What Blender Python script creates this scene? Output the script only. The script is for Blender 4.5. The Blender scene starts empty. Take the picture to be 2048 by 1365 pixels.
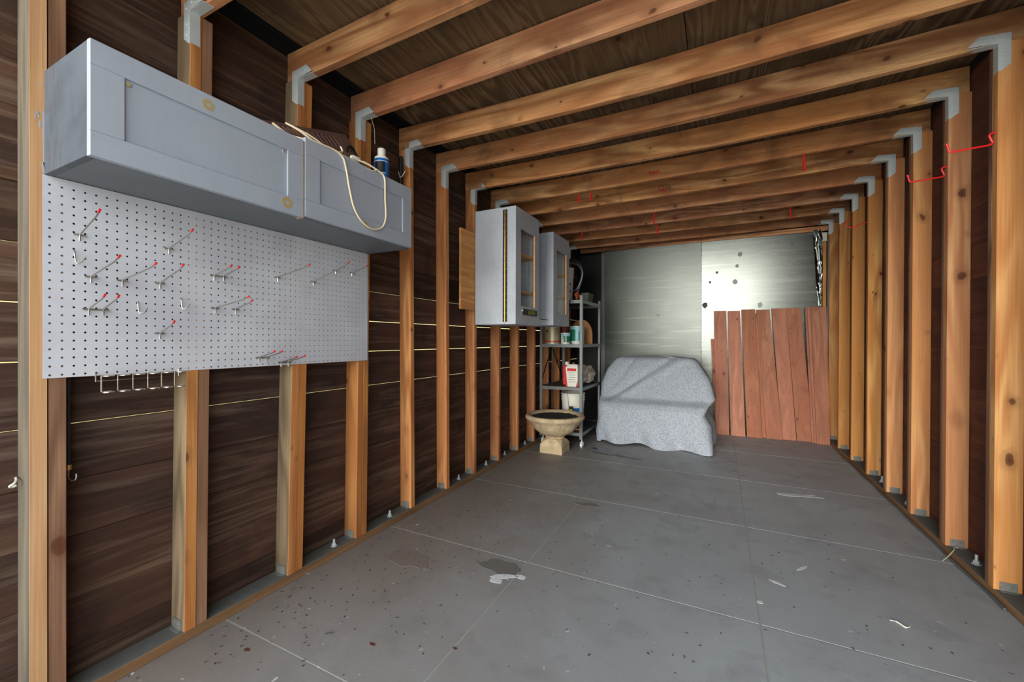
import bpy, bmesh, math, random
from mathutils import Vector, Matrix, noise
random.seed(7)
SC = bpy.context.scene
COL = SC.collection
PI = math.pi

# ------------------------------------------------------------------ camera
def make_camera():
    cd = bpy.data.cameras.new('camera'); cam = bpy.data.objects.new('camera', cd)
    COL.objects.link(cam)
    th, pt, ro = .4637, -.003, .0027
    c, s = math.cos(th), math.sin(th)
    right = Vector((c, s, 0)); fwd = Vector((-s, c, 0)); up = Vector((0, 0, 1))
    f2 = fwd*math.cos(pt) + up*math.sin(pt); u2 = up*math.cos(pt) - fwd*math.sin(pt)
    r3 = right*math.cos(ro) + u2*math.sin(ro); u3 = u2*math.cos(ro) - right*math.sin(ro)
    m = Matrix((r3, u3, -f2)).transposed().to_4x4()
    m.translation = (0, 0, 1.1216)
    cam.matrix_world = m
    cd.sensor_width = 36; cd.lens = 828.0/2048*36; cd.clip_start = .02; cd.clip_end = 200
    SC.camera = cam
make_camera()

# ------------------------------------------------------------------ world, sun, exposure
W = bpy.data.worlds.new('sky'); SC.world = W; W.use_nodes = True
bg = W.node_tree.nodes['Background']
bg.inputs[0].default_value = (.86, .93, 1.0, 1); bg.inputs[1].default_value = 2.3
sd = bpy.data.lights.new('hazy_sun', 'SUN'); sd.energy = 2.25; sd.angle = math.radians(34); sd.color = (1, .96, .88)
so = bpy.data.objects.new('hazy_sun', sd); COL.objects.link(so)
so.rotation_euler = Vector((.04, .98, -.17)).to_track_quat('-Z', 'Y').to_euler()
pd = bpy.data.lights.new('doorway_daylight', 'AREA'); pd.shape = 'RECTANGLE'; pd.size = 3.0; pd.size_y = 2.4
pd.cycles.is_portal = True
po = bpy.data.objects.new('doorway_daylight', pd); COL.objects.link(po)
po.location = (-.34, -.47, 1.2); po.rotation_euler = (PI/2, 0, 0)
SC.view_settings.view_transform = 'Standard'
try: SC.view_settings.look = 'None'
except Exception: pass
SC.view_settings.gamma = 1; SC.view_settings.use_curve_mapping = False
SC.view_settings.exposure = .84

# ------------------------------------------------------------------ material helpers
def lin(c):
    return tuple(((v/255)/12.92 if v/255 <= .04045 else ((v/255+.055)/1.055)**2.4) for v in c) + (1,)
class NT:
    def __init__(s, name):
        s.m = bpy.data.materials.new(name); s.m.use_nodes = True; s.t = s.m.node_tree
        s.b = s.t.nodes['Principled BSDF']; s.out = s.t.nodes['Material Output']
    def n(s, ty, **k):
        nd = s.t.nodes.new(ty)
        for a, v in k.items():
            if a == 'inp':
                for i, x in v.items():
                    if hasattr(x, 'is_output') or isinstance(x, bpy.types.NodeSocket): s.t.links.new(x, nd.inputs[i])
                    else: nd.inputs[i].default_value = x
            else: setattr(nd, a, v)
        return nd
    def l(s, a, b): s.t.links.new(a, b)
    def math(s, op, a, b=None, c=None):
        nd = s.n('ShaderNodeMath', operation=op)
        for i, x in enumerate((a, b, c)):
            if x is None: continue
            if isinstance(x, bpy.types.NodeSocket): s.l(x, nd.inputs[i])
            else: nd.inputs[i].default_value = x
        return nd.outputs[0]
    def ramp(s, fac, stops, interp='LINEAR'):
        nd = s.n('ShaderNodeValToRGB'); cr = nd.color_ramp; cr.interpolation = interp
        while len(cr.elements) < len(stops): cr.elements.new(.5)
        for e, (p, c) in zip(cr.elements, stops):
            e.position = p; e.color = c if len(c) == 4 else tuple(c)+(1,)
        s.l(fac, nd.inputs[0]); return nd.outputs[0]
    def mix(s, fac, a, b, mode='MIX'):
        nd = s.n('ShaderNodeMix', data_type='RGBA', blend_type=mode)
        for i, x in ((0, fac), (6, a), (7, b)):
            if isinstance(x, bpy.types.NodeSocket): s.l(x, nd.inputs[i])
            else: nd.inputs[i].default_value = x
        return nd.outputs[2]
    def coords(s, scale=(1, 1, 1), rnd=31.0):
        tc = s.n('ShaderNodeTexCoord'); oi = s.n('ShaderNodeObjectInfo')
        r = s.math('MULTIPLY', oi.outputs['Random'], rnd)
        cb = s.n('ShaderNodeCombineXYZ', inp={0: r, 1: s.math('MULTIPLY', r, 1.7), 2: s.math('MULTIPLY', r, .63)})
        ad = s.n('ShaderNodeVectorMath', operation='ADD', inp={0: tc.outputs['Object'], 1: cb.outputs[0]})
        mp = s.n('ShaderNodeVectorMath', operation='MULTIPLY', inp={0: ad.outputs[0], 1: scale})
        return mp.outputs[0], oi.outputs['Random']
    def noise(s, vec, scale=1, detail=3, rough=.5, dist=0):
        return s.n('ShaderNodeTexNoise', inp={'Vector': vec, 'Scale': scale, 'Detail': detail, 'Roughness': rough, 'Distortion': dist}).outputs['Fac']
    def bump(s, h, strength=.3, dist=.002):
        nd = s.n('ShaderNodeBump', inp={'Strength': strength, 'Distance': dist, 'Height': h})
        s.l(nd.outputs[0], s.b.inputs['Normal'])
def white(k): return (k, k, k, 1)

def wood(name, axis, dark, mid, light, knots=True, grain=1.0, rough=.75, hue=.008, val=.3, knotcol=(92, 48, 24), stain=0, staincol=(60, 50, 42), ring=34.0, weather=0):
    t = NT(name)
    sc = [7.0, 7.0, 7.0]; sc[axis] = .75
    v, rnd = t.coords(tuple(sc))
    n1 = t.noise(v, 1.0, 2, .45, .25)
    rings = t.math('SINE', t.math('MULTIPLY', n1, ring*6.28/6))
    rings = t.math('MULTIPLY_ADD', rings, .5, .5)
    fs = [170.0]*3; fs[axis] = 3.0
    v2, _ = t.coords(tuple(fs))
    n2 = t.noise(v2, 1.0, 3, .6)
    col = t.mix(t.math('MULTIPLY', rings, .8*grain), lin(light), lin(dark))
    big = [2.2]*3; big[axis] = .8
    v3, _ = t.coords(tuple(big)); n3 = t.noise(v3, 1, 3, .55)
    col = t.mix(t.ramp(n3, [(.35, white(0)), (.65, white(1))]), col, lin(mid))
    col = t.mix(t.ramp(n2, [(.3, white(.45)), (.7, white(0))]), col, lin(dark))
    h = n2
    if knots:
        ks = [9.0]*3; ks[axis] = 6.0
        v4, _ = t.coords(tuple(ks))
        w = t.n('ShaderNodeTexNoise', inp={'Vector': v4, 'Scale': 1.5, 'Detail': 2})
        vv = t.n('ShaderNodeVectorMath', operation='MULTIPLY_ADD', inp={0: w.outputs['Color'], 1: (.35, .35, .35), 2: v4})
        vo = t.n('ShaderNodeTexVoronoi', inp={'Vector': vv.outputs[0], 'Scale': 1.0, 'Randomness': 1.0})
        kn = t.ramp(t.math('MULTIPLY', vo.outputs['Distance'], t.math('MULTIPLY_ADD', t.n('ShaderNodeSeparateColor', inp={0: vo.outputs['Color']}).outputs[0], 3.0, .8)), [(.0, white(1)), (.12, white(.85)), (.16, white(.3)), (.36, white(0))])
        col = t.mix(kn, col, lin(knotcol))
    if stain:
        v5, _ = t.coords((1.6, 1.6, 1.6)); n5 = t.noise(v5, 1.7, 4, .6, .5)
        col = t.mix(t.ramp(n5, [(.5, white(0)), (.68, white(stain))]), col, lin(staincol))
    if weather:
        ws = [26.0]*3; ws[axis] = 1.3
        v6, _ = t.coords(tuple(ws)); n6 = t.noise(v6, 1, 5, .65, .6)
        col = t.mix(t.ramp(n6, [(.5, white(0)), (.72, white(weather))]), col, lin((118, 96, 78)))
    hs = t.n('ShaderNodeHueSaturation', inp={'Hue': t.math('MULTIPLY_ADD', rnd, hue, .5-hue/2),
             'Saturation': t.math('MULTIPLY_ADD', rnd, .08, .93), 'Value': t.math('MULTIPLY_ADD', t.math('FRACT', t.math('MULTIPLY', rnd, 7.3)), val, 1-val/2), 'Color': col})
    t.l(hs.outputs[0], t.b.inputs['Base Color'])
    t.b.inputs['Roughness'].default_value = rough
    t.b.inputs['Specular IOR Level'].default_value = .3
    t.bump(t.math('ADD', t.math('MULTIPLY', n2, .7), t.math('MULTIPLY', rings, .3)), .35, .0015)
    return t.m

def plain(name, col, rough=.5, metal=0, bump=0, bscale=60, var=0, spec=.5, coat=0):
    t = NT(name)
    t.b.inputs['Roughness'].default_value = rough; t.b.inputs['Metallic'].default_value = metal
    t.b.inputs['Specular IOR Level'].default_value = spec
    v, rnd = t.coords((1, 1, 1))
    n = t.noise(v, bscale, 3, .6)
    c2 = tuple(x*(1-var) for x in lin(col)[:3])+(1,)
    t.l(t.mix(n, lin(col), c2), t.b.inputs['Base Color'])
    if bump: t.bump(n, bump, .002)
    return t.m

M = {}
# lumber (axis 0 = x, 1 = y, 2 = z)
M['stud'] = wood('stud_lumber', 2, (172, 100, 48), (214, 146, 80), (232, 178, 112), hue=.008, val=.22)
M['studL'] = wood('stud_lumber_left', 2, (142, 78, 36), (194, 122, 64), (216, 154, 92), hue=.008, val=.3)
M['stud_face'] = wood('pale_stud_face', 2, (164, 112, 74), (204, 156, 112), (218, 174, 130), val=.1)
M['stud_old'] = wood('weathered_stud', 2, (72, 66, 58), (112, 100, 86), (134, 122, 104), hue=.006, val=.2, knots=False)
M['stud_olive'] = wood('weathered_stud_side', 2, (92, 74, 50), (140, 116, 84), (160, 136, 100), val=.15, knots=False, weather=.4)
M['stud_brown'] = wood('brown_stud', 2, (92, 58, 36), (140, 100, 70), (166, 126, 92), hue=.006, val=.2)
M['joist'] = wood('joist_lumber', 0, (136, 72, 38), (206, 136, 82), (236, 182, 124), hue=.01, val=.3, stain=.55, staincol=(96, 62, 44))
M['plate'] = wood('plate_lumber', 1, (104, 74, 44), (134, 98, 60), (152, 116, 76), knots=False, hue=.006)
M['ply'] = wood('roof_plywood', 1, (66, 48, 32), (116, 92, 64), (150, 122, 88), grain=1.1, hue=.006, val=.2, ring=70, knotcol=(50, 34, 22), stain=.6, staincol=(70, 56, 42))
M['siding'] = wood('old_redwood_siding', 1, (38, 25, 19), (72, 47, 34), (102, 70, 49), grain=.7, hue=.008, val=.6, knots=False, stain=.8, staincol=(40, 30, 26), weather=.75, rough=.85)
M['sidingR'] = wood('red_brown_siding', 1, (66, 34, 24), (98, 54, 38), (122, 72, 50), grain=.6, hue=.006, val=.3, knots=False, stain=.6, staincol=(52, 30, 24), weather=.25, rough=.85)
M['redboard'] = wood('red_stained_board', 2, (138, 80, 54), (176, 108, 80), (200, 136, 104), grain=.7, hue=.004, val=.2, weather=.45, knotcol=(112, 50, 36), rough=.7)
M['bare'] = wood('bare_pine', 1, (196, 140, 84), (222, 172, 112), (234, 190, 132), knots=False)
M['cleat'] = wood('cleat_plywood', 1, (168, 104, 48), (206, 142, 74), (220, 160, 92))

def painted(name, col, streak=(12, 12, 1.2), blot=(104, 112, 122), amt=.35, rough=.55):
    t = NT(name); v, r = t.coords((1, 1, 1)); vs, _ = t.coords(tuple(x*8 for x in streak))
    n = t.noise(v, 3.2, 4, .6, .4); n2 = t.noise(vs, 1, 4, .65)
    c = t.mix(t.ramp(n, [(.42, white(0)), (.66, white(amt))]), lin(col), lin(blot))
    c = t.mix(t.ramp(n2, [(.5, white(0)), (.75, white(amt*.8))]), c, lin(blot))
    t.l(c, t.b.inputs['Base Color']); t.b.inputs['Roughness'].default_value = rough
    t.bump(n2, .15, .001); return t.m
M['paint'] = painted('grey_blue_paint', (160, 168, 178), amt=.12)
M['paint_side'] = painted('worn_shaded_grey_paint', (86, 93, 101), amt=.8, blot=(56, 62, 70))  # worn blotches, with base darkened to paint in dimmer light on the sides
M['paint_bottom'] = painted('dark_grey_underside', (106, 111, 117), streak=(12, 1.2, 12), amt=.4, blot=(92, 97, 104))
M['paint_in'] = painted('pale_cabinet_interior', (214, 226, 232), amt=.1)
M['paint2'] = painted('grey_cabinet_paint', (188, 194, 200), amt=.3, blot=(134, 142, 150))
M['steel'] = plain('galvanised_steel', (218, 224, 222), .42, .2, .4, 160, .3)
M['base_steel'] = plain('dusty_galvanised_steel', (148, 148, 140), .6, .2, .4, 90, .6)
M['wire'] = plain('zinc_wire', (170, 168, 160), .3, .9, 0, 50, .2)
M['wire_nickel'] = plain('nickel_wire', (206, 200, 186), .28, .9, 0, 50, .1)
M['redtip'] = plain('red_vinyl', (200, 34, 36), .35, 0, 0, 40, .1)
M['redhook'] = plain('red_coated_steel', (240, 40, 40), .35, 0, 0, 40, .08)
M['black'] = plain('black_plastic', (22, 22, 24), .5, 0, 0, 40, .2)
M['baked_dark_sheet'] = plain('baked_dark_sheet', (26, 26, 27), .4, .3, .2, 8, .3)
M['dark_soil'] = plain('dark_soil', (44, 40, 38), .9, 0, .8, 40, .5)
M['white'] = plain('white_plastic', (226, 222, 208), .5, 0, 0, 30, .08)
M['cream'] = plain('cream_cord', (222, 206, 172), .5, 0, 0, 30, .1)
M['brass'] = plain('brass', (206, 160, 92), .3, .9, 0, 30, .2)
M['bronze'] = plain('dark_bronze', (70, 58, 42), .4, .7, 0, 60, .3)
M['silverdot'] = plain('bright_screw', (230, 230, 225), .25, .8)
M['blue'] = plain('blue_plastic', (16, 106, 184), .35, 0, 0, 30, .1)
M['rust'] = plain('rusty_brown_metal', (112, 84, 74), .6, .3, .4, 60, .4)
M['eave_shade'] = plain('painted_eave_shade', (16, 13, 12), .9)  # near-black stands in for the shade of the eave gap
M['rack'] = plain('shelf_grey_steel', (124, 128, 126), .4, .6, 0, 30, .25)
M['rackdark'] = plain('shelf_dark_panel', (66, 70, 70), .5, .3, .3, 30, .3)
M['beige'] = plain('beige_can', (186, 170, 136), .4, .3, 0, 12, .25)
M['red'] = plain('red_label', (198, 40, 34), .45)
M['teal'] = plain('green_label', (28, 122, 96), .5, 0, 0, 30, .5)
M['aqua'] = plain('aqua_label', (150, 206, 212), .5, 0, 0, 18, .15)
M['rustcan'] = plain('rusty_can', (130, 54, 34), .6, .2, .5, 50, .6)
M['orange'] = plain('orange_coil', (206, 96, 40), .6, 0, .4, 50, .5)
M['greenbox'] = plain('olive_tub', (74, 76, 62), .6)
M['yellow'] = plain('yellow_plastic', (214, 160, 40), .45)
M['paper'] = plain('crumpled_plastic', (172, 160, 146), .55, 0, .6, 14, .3)
M['hose'] = plain('grey_black_hose', (58, 60, 62), .4, .1, 0, 30, .3)
M['ring'] = plain('yellowed_glue', (178, 160, 110), .7, 0, .3, 90, .25)
M['litter'] = plain('bark_crumbs', (58, 48, 42), .9)
M['leaf'] = plain('dry_leaf', (96, 50, 40), .8, 0, 0, 60, .5)
M['whitepaint'] = plain('white_paint_flake', (206, 210, 212), .6, 0, .3, 90, .2)
M['darkpatch'] = plain('dark_floor_patch', (108, 106, 102), .7, 0, .2, 40, .25)
M['greenstring'] = plain('pale_green_string', (178, 180, 140), .8)
M['olive'] = plain('olive_tag', (120, 124, 42), .5)
M['tan'] = plain('tan_board', (172, 118, 66), .7, 0, 0, 20, .2)
M['yellowbackdrop'] = plain('gap_backdrop_yellow', (226, 204, 140), .9)
M['outside'] = plain('sunlit_ground', (226, 222, 210), .9, 0, .2, 3, .15)

def mat_floor():
    t = NT('painted_concrete'); tc = t.n('ShaderNodeTexCoord').outputs['Object']
    geo = t.n('ShaderNodeNewGeometry').outputs['Position']
    v, r = geo, None
    n = t.noise(v, .8, 5, .6, .6); n2 = t.noise(v, 5, 6, .65, .3); n3 = t.noise(v, 60, 3, .6)
    c = t.mix(t.ramp(n, [(.35, white(0)), (.65, white(1))]), lin((142, 147, 151)), lin((158, 166, 171)))
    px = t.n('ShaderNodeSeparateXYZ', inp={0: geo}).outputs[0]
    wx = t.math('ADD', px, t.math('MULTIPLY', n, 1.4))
    c = t.mix(t.ramp(t.math('MULTIPLY_ADD', wx, -.55, .5), [(0, white(0)), (1, white(.95))]), c, lin((120, 111, 104)))  # browner to the left: dirt plus dimmer, wood-tinted light put into the colour
    c = t.mix(t.ramp(n2, [(.52, white(0)), (.72, white(.35))]), c, lin((96, 94, 92)))
    c = t.mix(t.ramp(n2, [(.24, white(.3)), (.4, white(0))]), c, lin((156, 160, 162)))
    # paint specks
    w = t.n('ShaderNodeTexNoise', inp={'Vector': v, 'Scale': 9., 'Detail': 3})
    vv = t.n('ShaderNodeVectorMath', operation='MULTIPLY_ADD', inp={0: w.outputs['Color'], 1: (.12, .12, .12), 2: v})
    for sc_, th, col, dens in ((9, .07, (196, 200, 202), .60), (26, .10, (180, 184, 186), .66), (22, .11, (58, 52, 48), .70)):
        vo = t.n('ShaderNodeTexVoronoi', inp={'Vector': vv.outputs[0], 'Scale': sc_})
        sel = t.math('GREATER_THAN', t.n('ShaderNodeSeparateColor', inp={0: vo.outputs['Color']}).outputs[0], dens)
        m = t.math('MULTIPLY', t.math('LESS_THAN', vo.outputs['Distance'], th), sel)
        c = t.mix(t.math('MULTIPLY', m, .75), c, lin(col))
    t.l(c, t.b.inputs['Base Color'])
    t.l(t.math('MULTIPLY_ADD', n2, .35, .38), t.b.inputs['Roughness'])
    t.bump(t.math('ADD', n3, t.math('MULTIPLY', n2, 1.5)), .18, .002)
    return t.m
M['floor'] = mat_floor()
M['joint'] = plain('floor_joint', (158, 158, 154), .8, 0, .3, 60, .3)
M['dusty'] = plain('dusty_plate_top', (104, 106, 100), .9, 0, .5, 25, .4)

def mat_sheet(name='galvanised_sheet_metal', r0=.23, k=1.0):
    t = NT(name); v, r = t.coords((1, 1, 1))
    vs, _ = t.coords((1.3, 1.3, 26)); nb = t.noise(vs, 1, 4, .6, .3)
    n = t.noise(v, 1.7, 4, .6, .4); nf = t.noise(v, 30, 4, .7)
    c = t.mix(n, lin(tuple(q*k for q in (122, 126, 120))), lin(tuple(q*k for q in (98, 102, 96))))
    vo = t.n('ShaderNodeTexVoronoi', inp={'Vector': v, 'Scale': 4.2})
    sel = t.math('GREATER_THAN', t.n('ShaderNodeSeparateColor', inp={0: vo.outputs['Color']}).outputs[0], .72)
    m = t.math('MULTIPLY', t.ramp(t.math('ADD', vo.outputs['Distance'], t.math('MULTIPLY', nf, .1)), [(.1, white(1)), (.17, white(0))]), sel)
    c = t.mix(t.math('MULTIPLY', m, .6), c, lin((72, 76, 70)))
    c = t.mix(t.ramp(nb, [(.55, white(0)), (.75, white(.4))]), c, lin((150, 154, 148)))
    t.l(c, t.b.inputs['Base Color']); t.b.inputs['Metallic'].default_value = .9
    t.l(t.math('MULTIPLY_ADD', nb, .10, r0), t.b.inputs['Roughness'])
    t.bump(t.math('ADD', t.math('MULTIPLY', nb, .4), t.math('MULTIPLY', n, 1)), .05, .01)
    return t.m
M['sheet'] = mat_sheet(); M['sheet_dull'] = mat_sheet('dull_sheet_metal', .34, .92)
def mat_foil():
    t = NT('crinkled_foil'); t.b.inputs['Base Color'].default_value = lin((150, 152, 148)); t.b.inputs['Metallic'].default_value = 1
    t.b.inputs['Roughness'].default_value = .25; return t.m
M['foil'] = mat_foil()
def mat_blanket():
    t = NT('grey_felt_blanket'); v, r = t.coords((1, 1, 1))
    n = t.noise(v, 95, 4, .75); n2 = t.noise(v, 170, 3, .7)
    c = t.ramp(n, [(.3, lin((92, 99, 107))), (.46, lin((150, 157, 165))), (.6, lin((172, 178, 186)))])
    t.l(c, t.b.inputs['Base Color']); t.b.inputs['Roughness'].default_value = 1; t.b.inputs['Specular IOR Level'].default_value = .1
    t.bump(n2, .5, .003); return t.m
M['blanket'] = mat_blanket()
def mat_urn():
    t = NT('weathered_cast_stone'); v, r = t.coords((1, 1, 1)); n = t.noise(v, 9, 5, .65); n2 = t.noise(v, 60, 4, .7)
    vs, _ = t.coords((40, 40, 4)); n3 = t.noise(vs, 1, 3, .6)
    c = t.mix(t.ramp(n, [(.35, white(0)), (.7, white(1))]), lin((206, 184, 146)), lin((166, 146, 116)))
    c = t.mix(t.ramp(n3, [(.5, white(0)), (.7, white(.45))]), c, lin((126, 110, 88)))
    t.l(c, t.b.inputs['Base Color']); t.b.inputs['Roughness'].default_value = .9; t.bump(n2, .4, .003); return t.m
M['urn'] = mat_urn()
def mat_peg():
    t = NT('pegboard_face'); v, r = t.coords((1, 1, 1)); n = t.noise(v, 3.0, 4, .6, .4)
    c = t.mix(t.ramp(n, [(.4, white(0)), (.66, white(.6))]), lin((202, 204, 207)), lin((176, 174, 183)))
    t.l(c, t.b.inputs['Base Color']); t.b.inputs['Roughness'].default_value = .27; return t.m
M['peg'] = mat_peg()
def mat_glass():
    t = NT('window_glass'); t.t.nodes.remove(t.b)
    tr = t.n('ShaderNodeBsdfTransparent', inp={0: (.98, .99, .99, 1)}); gl = t.n('ShaderNodeBsdfGlossy', inp={'Roughness': .03})
    lw = t.n('ShaderNodeLayerWeight', inp={'Blend': .5}); fr = t.math('MULTIPLY_ADD', t.math('POWER', lw.outputs['Facing'], 5), .9, .03); mx = t.n('ShaderNodeMixShader', inp={0: fr, 1: tr.outputs[0], 2: gl.outputs[0]})
    t.l(mx.outputs[0], t.out.inputs[0]); return t.m
M['glass'] = mat_glass()

# ------------------------------------------------------------------ geometry helpers
def BM(): return bmesh.new()
def hexa(bm, b, tp):
    """b, tp: four bottom and four top corners, counter-clockwise seen from above"""
    vb = [bm.verts.new(p) for p in b]; vt = [bm.verts.new(p) for p in tp]
    bm.faces.new(vb[::-1]); bm.faces.new(vt)
    for i in range(4): bm.faces.new((vb[i], vb[(i+1) % 4], vt[(i+1) % 4], vt[i]))
def box(bm, x0, x1, y0, y1, z0, z1):
    hexa(bm, [(x0, y0, z0), (x1, y0, z0), (x1, y1, z0), (x0, y1, z0)], [(x0, y0, z1), (x1, y0, z1), (x1, y1, z1), (x0, y1, z1)])
def tube(bm, pts, r, seg=6, cap=True, closed=False):
    pts = [Vector(p) for p in pts]; n = len(pts); rings = []
    up = Vector((0, 0, 1)); prev = None
    for i, p in enumerate(pts):
        if closed: d = (pts[(i+1) % n]-pts[i-1]).normalized()
        elif i == 0: d = (pts[1]-p).normalized()
        elif i == n-1: d = (p-pts[-2]).normalized()
        else: d = ((pts[i+1]-p).normalized()+(p-pts[i-1]).normalized()).normalized()
        if prev is None:
            a = d.cross(up)
            if a.length < .1: a = d.cross(Vector((1, 0, 0)))
        else: a = prev - d*prev.dot(d)
        a.normalize(); prev = a; b = d.cross(a)
        rr = r[i] if isinstance(r, (list, tuple)) else r
        rings.append([bm.verts.new(p+a*math.cos(k*2*PI/seg)*rr+b*math.sin(k*2*PI/seg)*rr) for k in range(seg)])
    m = n if closed else n-1
    for i in range(m):
        A, B_ = rings[i], rings[(i+1) % n]
        for k in range(seg): bm.faces.new((A[k], A[(k+1) % seg], B_[(k+1) % seg], B_[k]))
    if cap and not closed: bm.faces.new(rings[0][::-1]); bm.faces.new(rings[-1])
def lathe(bm, prof, c, seg=32, axis=2, cap=True):
    rings = []
    for r, z in prof:
        ring = []
        for k in range(seg):
            a = 2*PI*k/seg
            v = [r*math.cos(a), r*math.sin(a), z]
            if axis == 0: v = [z, v[0], v[1]]
            if axis == 1: v = [v[0], z, v[1]]
            ring.append(bm.verts.new((c[0]+v[0], c[1]+v[1], c[2]+v[2])))
        rings.append(ring)
    for A, B_ in zip(rings, rings[1:]):
        for k in range(seg): bm.faces.new((A[k], A[(k+1) % seg], B_[(k+1) % seg], B_[k]))
    if cap: bm.faces.new(rings[0][::-1]); bm.faces.new(rings[-1])
def arc(c, r, a0, a1, n, plane='xz'):
    out = []
    for i in range(n+1):
        a = math.radians(a0+(a1-a0)*i/n); u, w = r*math.cos(a), r*math.sin(a)
        out.append({'xz': (c[0]+u, c[1], c[2]+w), 'yz': (c[0], c[1]+u, c[2]+w), 'xy': (c[0]+u, c[1]+w, c[2])}[plane])
    return out
def spline(pts, n=8):
    pts = [Vector(p) for p in pts]; P = [pts[0]]+pts+[pts[-1]]; out = []
    for i in range(1, len(P)-2):
        for k in range(n):
            t = k/n; a, b, c, d = P[i-1:i+3]
            out.append(.5*((2*b)+(c-a)*t+(2*a-5*b+4*c-d)*t*t+(3*b-a-3*c+d)*t**3))
    out.append(pts[-1]); return out
WP = {}   # world position of every object
def obj(name, bm, mat, parent=None, smooth=False, bevel=0, origin=None):
    bmesh.ops.recalc_face_normals(bm, faces=bm.faces)
    xs = [v.co for v in bm.verts]
    if origin is None:
        origin = Vector(((min(v.x for v in xs)+max(v.x for v in xs))/2, (min(v.y for v in xs)+max(v.y for v in xs))/2, min(v.z for v in xs)))
    origin = Vector(origin)
    bmesh.ops.translate(bm, verts=bm.verts, vec=-origin)
    if bevel: bmesh.ops.bevel(bm, geom=bm.edges[:], offset=bevel, segments=1, affect='EDGES', clamp_overlap=True)
    me = bpy.data.meshes.new(name); bm.to_mesh(me); bm.free()
    if smooth:
        me.polygons.foreach_set('use_smooth', [True]*len(me.polygons))
        me.set_sharp_from_angle(angle=math.radians(40))
    me.materials.append(mat)
    o = bpy.data.objects.new(name, me); COL.objects.link(o)
    WP[o.name] = origin; o.location = origin
    if parent: o.parent = parent; o.location = origin-WP[parent.name]
    return o
def tag(o, label=None, cat=None, group=None, kind=None):
    if label: o['label'] = label
    if cat: o['category'] = cat
    if group: o['group'] = group
    if kind: o['kind'] = kind
    return o
def thing(name, loc, label, cat, group=None, kind=None):
    o = bpy.data.objects.new(name, None); COL.objects.link(o); o.empty_display_size = .05
    o.location = loc; WP[o.name] = Vector(loc)
    return tag(o, label, cat, group, kind)
def clone(src, newpos, label, group=None):
    c = src.copy(); COL.objects.link(c); c.location = newpos; WP[c.name] = Vector(newpos)
    if label: c['label'] = label
    for ch in [x for x in list(src.children)]:
        d = ch.copy(); COL.objects.link(d); d.parent = c
    return c

# ================================================================== STRUCTURE
XL, XR = -1.7585, 1.075        # inner faces of the studs
SL, SR = -1.848, 1.164         # inner faces of the siding
YB = 5.80                      # face of the back wall
Y0 = -.45                      # open front of the garage

floor = bpy.data.objects.new('floor', None)
bm = BM(); box(bm, -1.9, 1.22, Y0, YB+.08, -.12, -.0013)
floor = obj('floor', bm, M['joint']); tag(floor, kind='structure')
xs = [SL-.02, -.86, .15, SR+.03]; ys = [Y0, -.01, .965, 1.895, 2.85, 3.79, 4.73, YB+.05]
for i in range(3):
    for j in range(len(ys)-1):
        bm = BM(); g = .0035
        box(bm, xs[i]+(g if i else 0), xs[i+1]-(g if i < 2 else 0), ys[j]+g, ys[j+1]-g, -.05, 0)
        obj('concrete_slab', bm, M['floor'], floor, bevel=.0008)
bm = BM(); box(bm, -14, 14, -16, Y0-.005, -.2, -.03); box(bm, -14, SL-.06, Y0, 14, -.2, -.03)
g = obj('ground', bm, M['outside']); tag(g, kind='structure')

# ---- left wall
wl = thing('wall_left', (SL, 2.6, 0), None, None, kind='structure')
zs = [-.02, .133, .311, .489, .669, .849, 1.051, 1.229, 1.406, 1.584, 1.762, 1.94, 2.118, 2.296, 2.47]
gaps = {4: .002, 5: .003, 6: .0028, 7: .0034, 8: .003, 9: .0018}
for i in range(len(zs)-1):
    lo = zs[i]+gaps.get(i, .0004)/2+(.0006 if i in gaps else 0); hi = zs[i+1]-gaps.get(i+1, .0004)/2
    d = random.uniform(-.003, .002)
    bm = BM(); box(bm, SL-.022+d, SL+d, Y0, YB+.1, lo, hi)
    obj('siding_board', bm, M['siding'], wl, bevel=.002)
bm = BM(); box(bm, XL-.089, XL, Y0, YB-.02, 0, .038); pl = obj('sill_plate', bm, M['plate'], wl, bevel=.002)
bm = BM(); box(bm, XL-.0885, XL-.002, Y0, YB-.02, .038, .0395); obj('dust_layer', bm, M['dusty'], wl)

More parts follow.
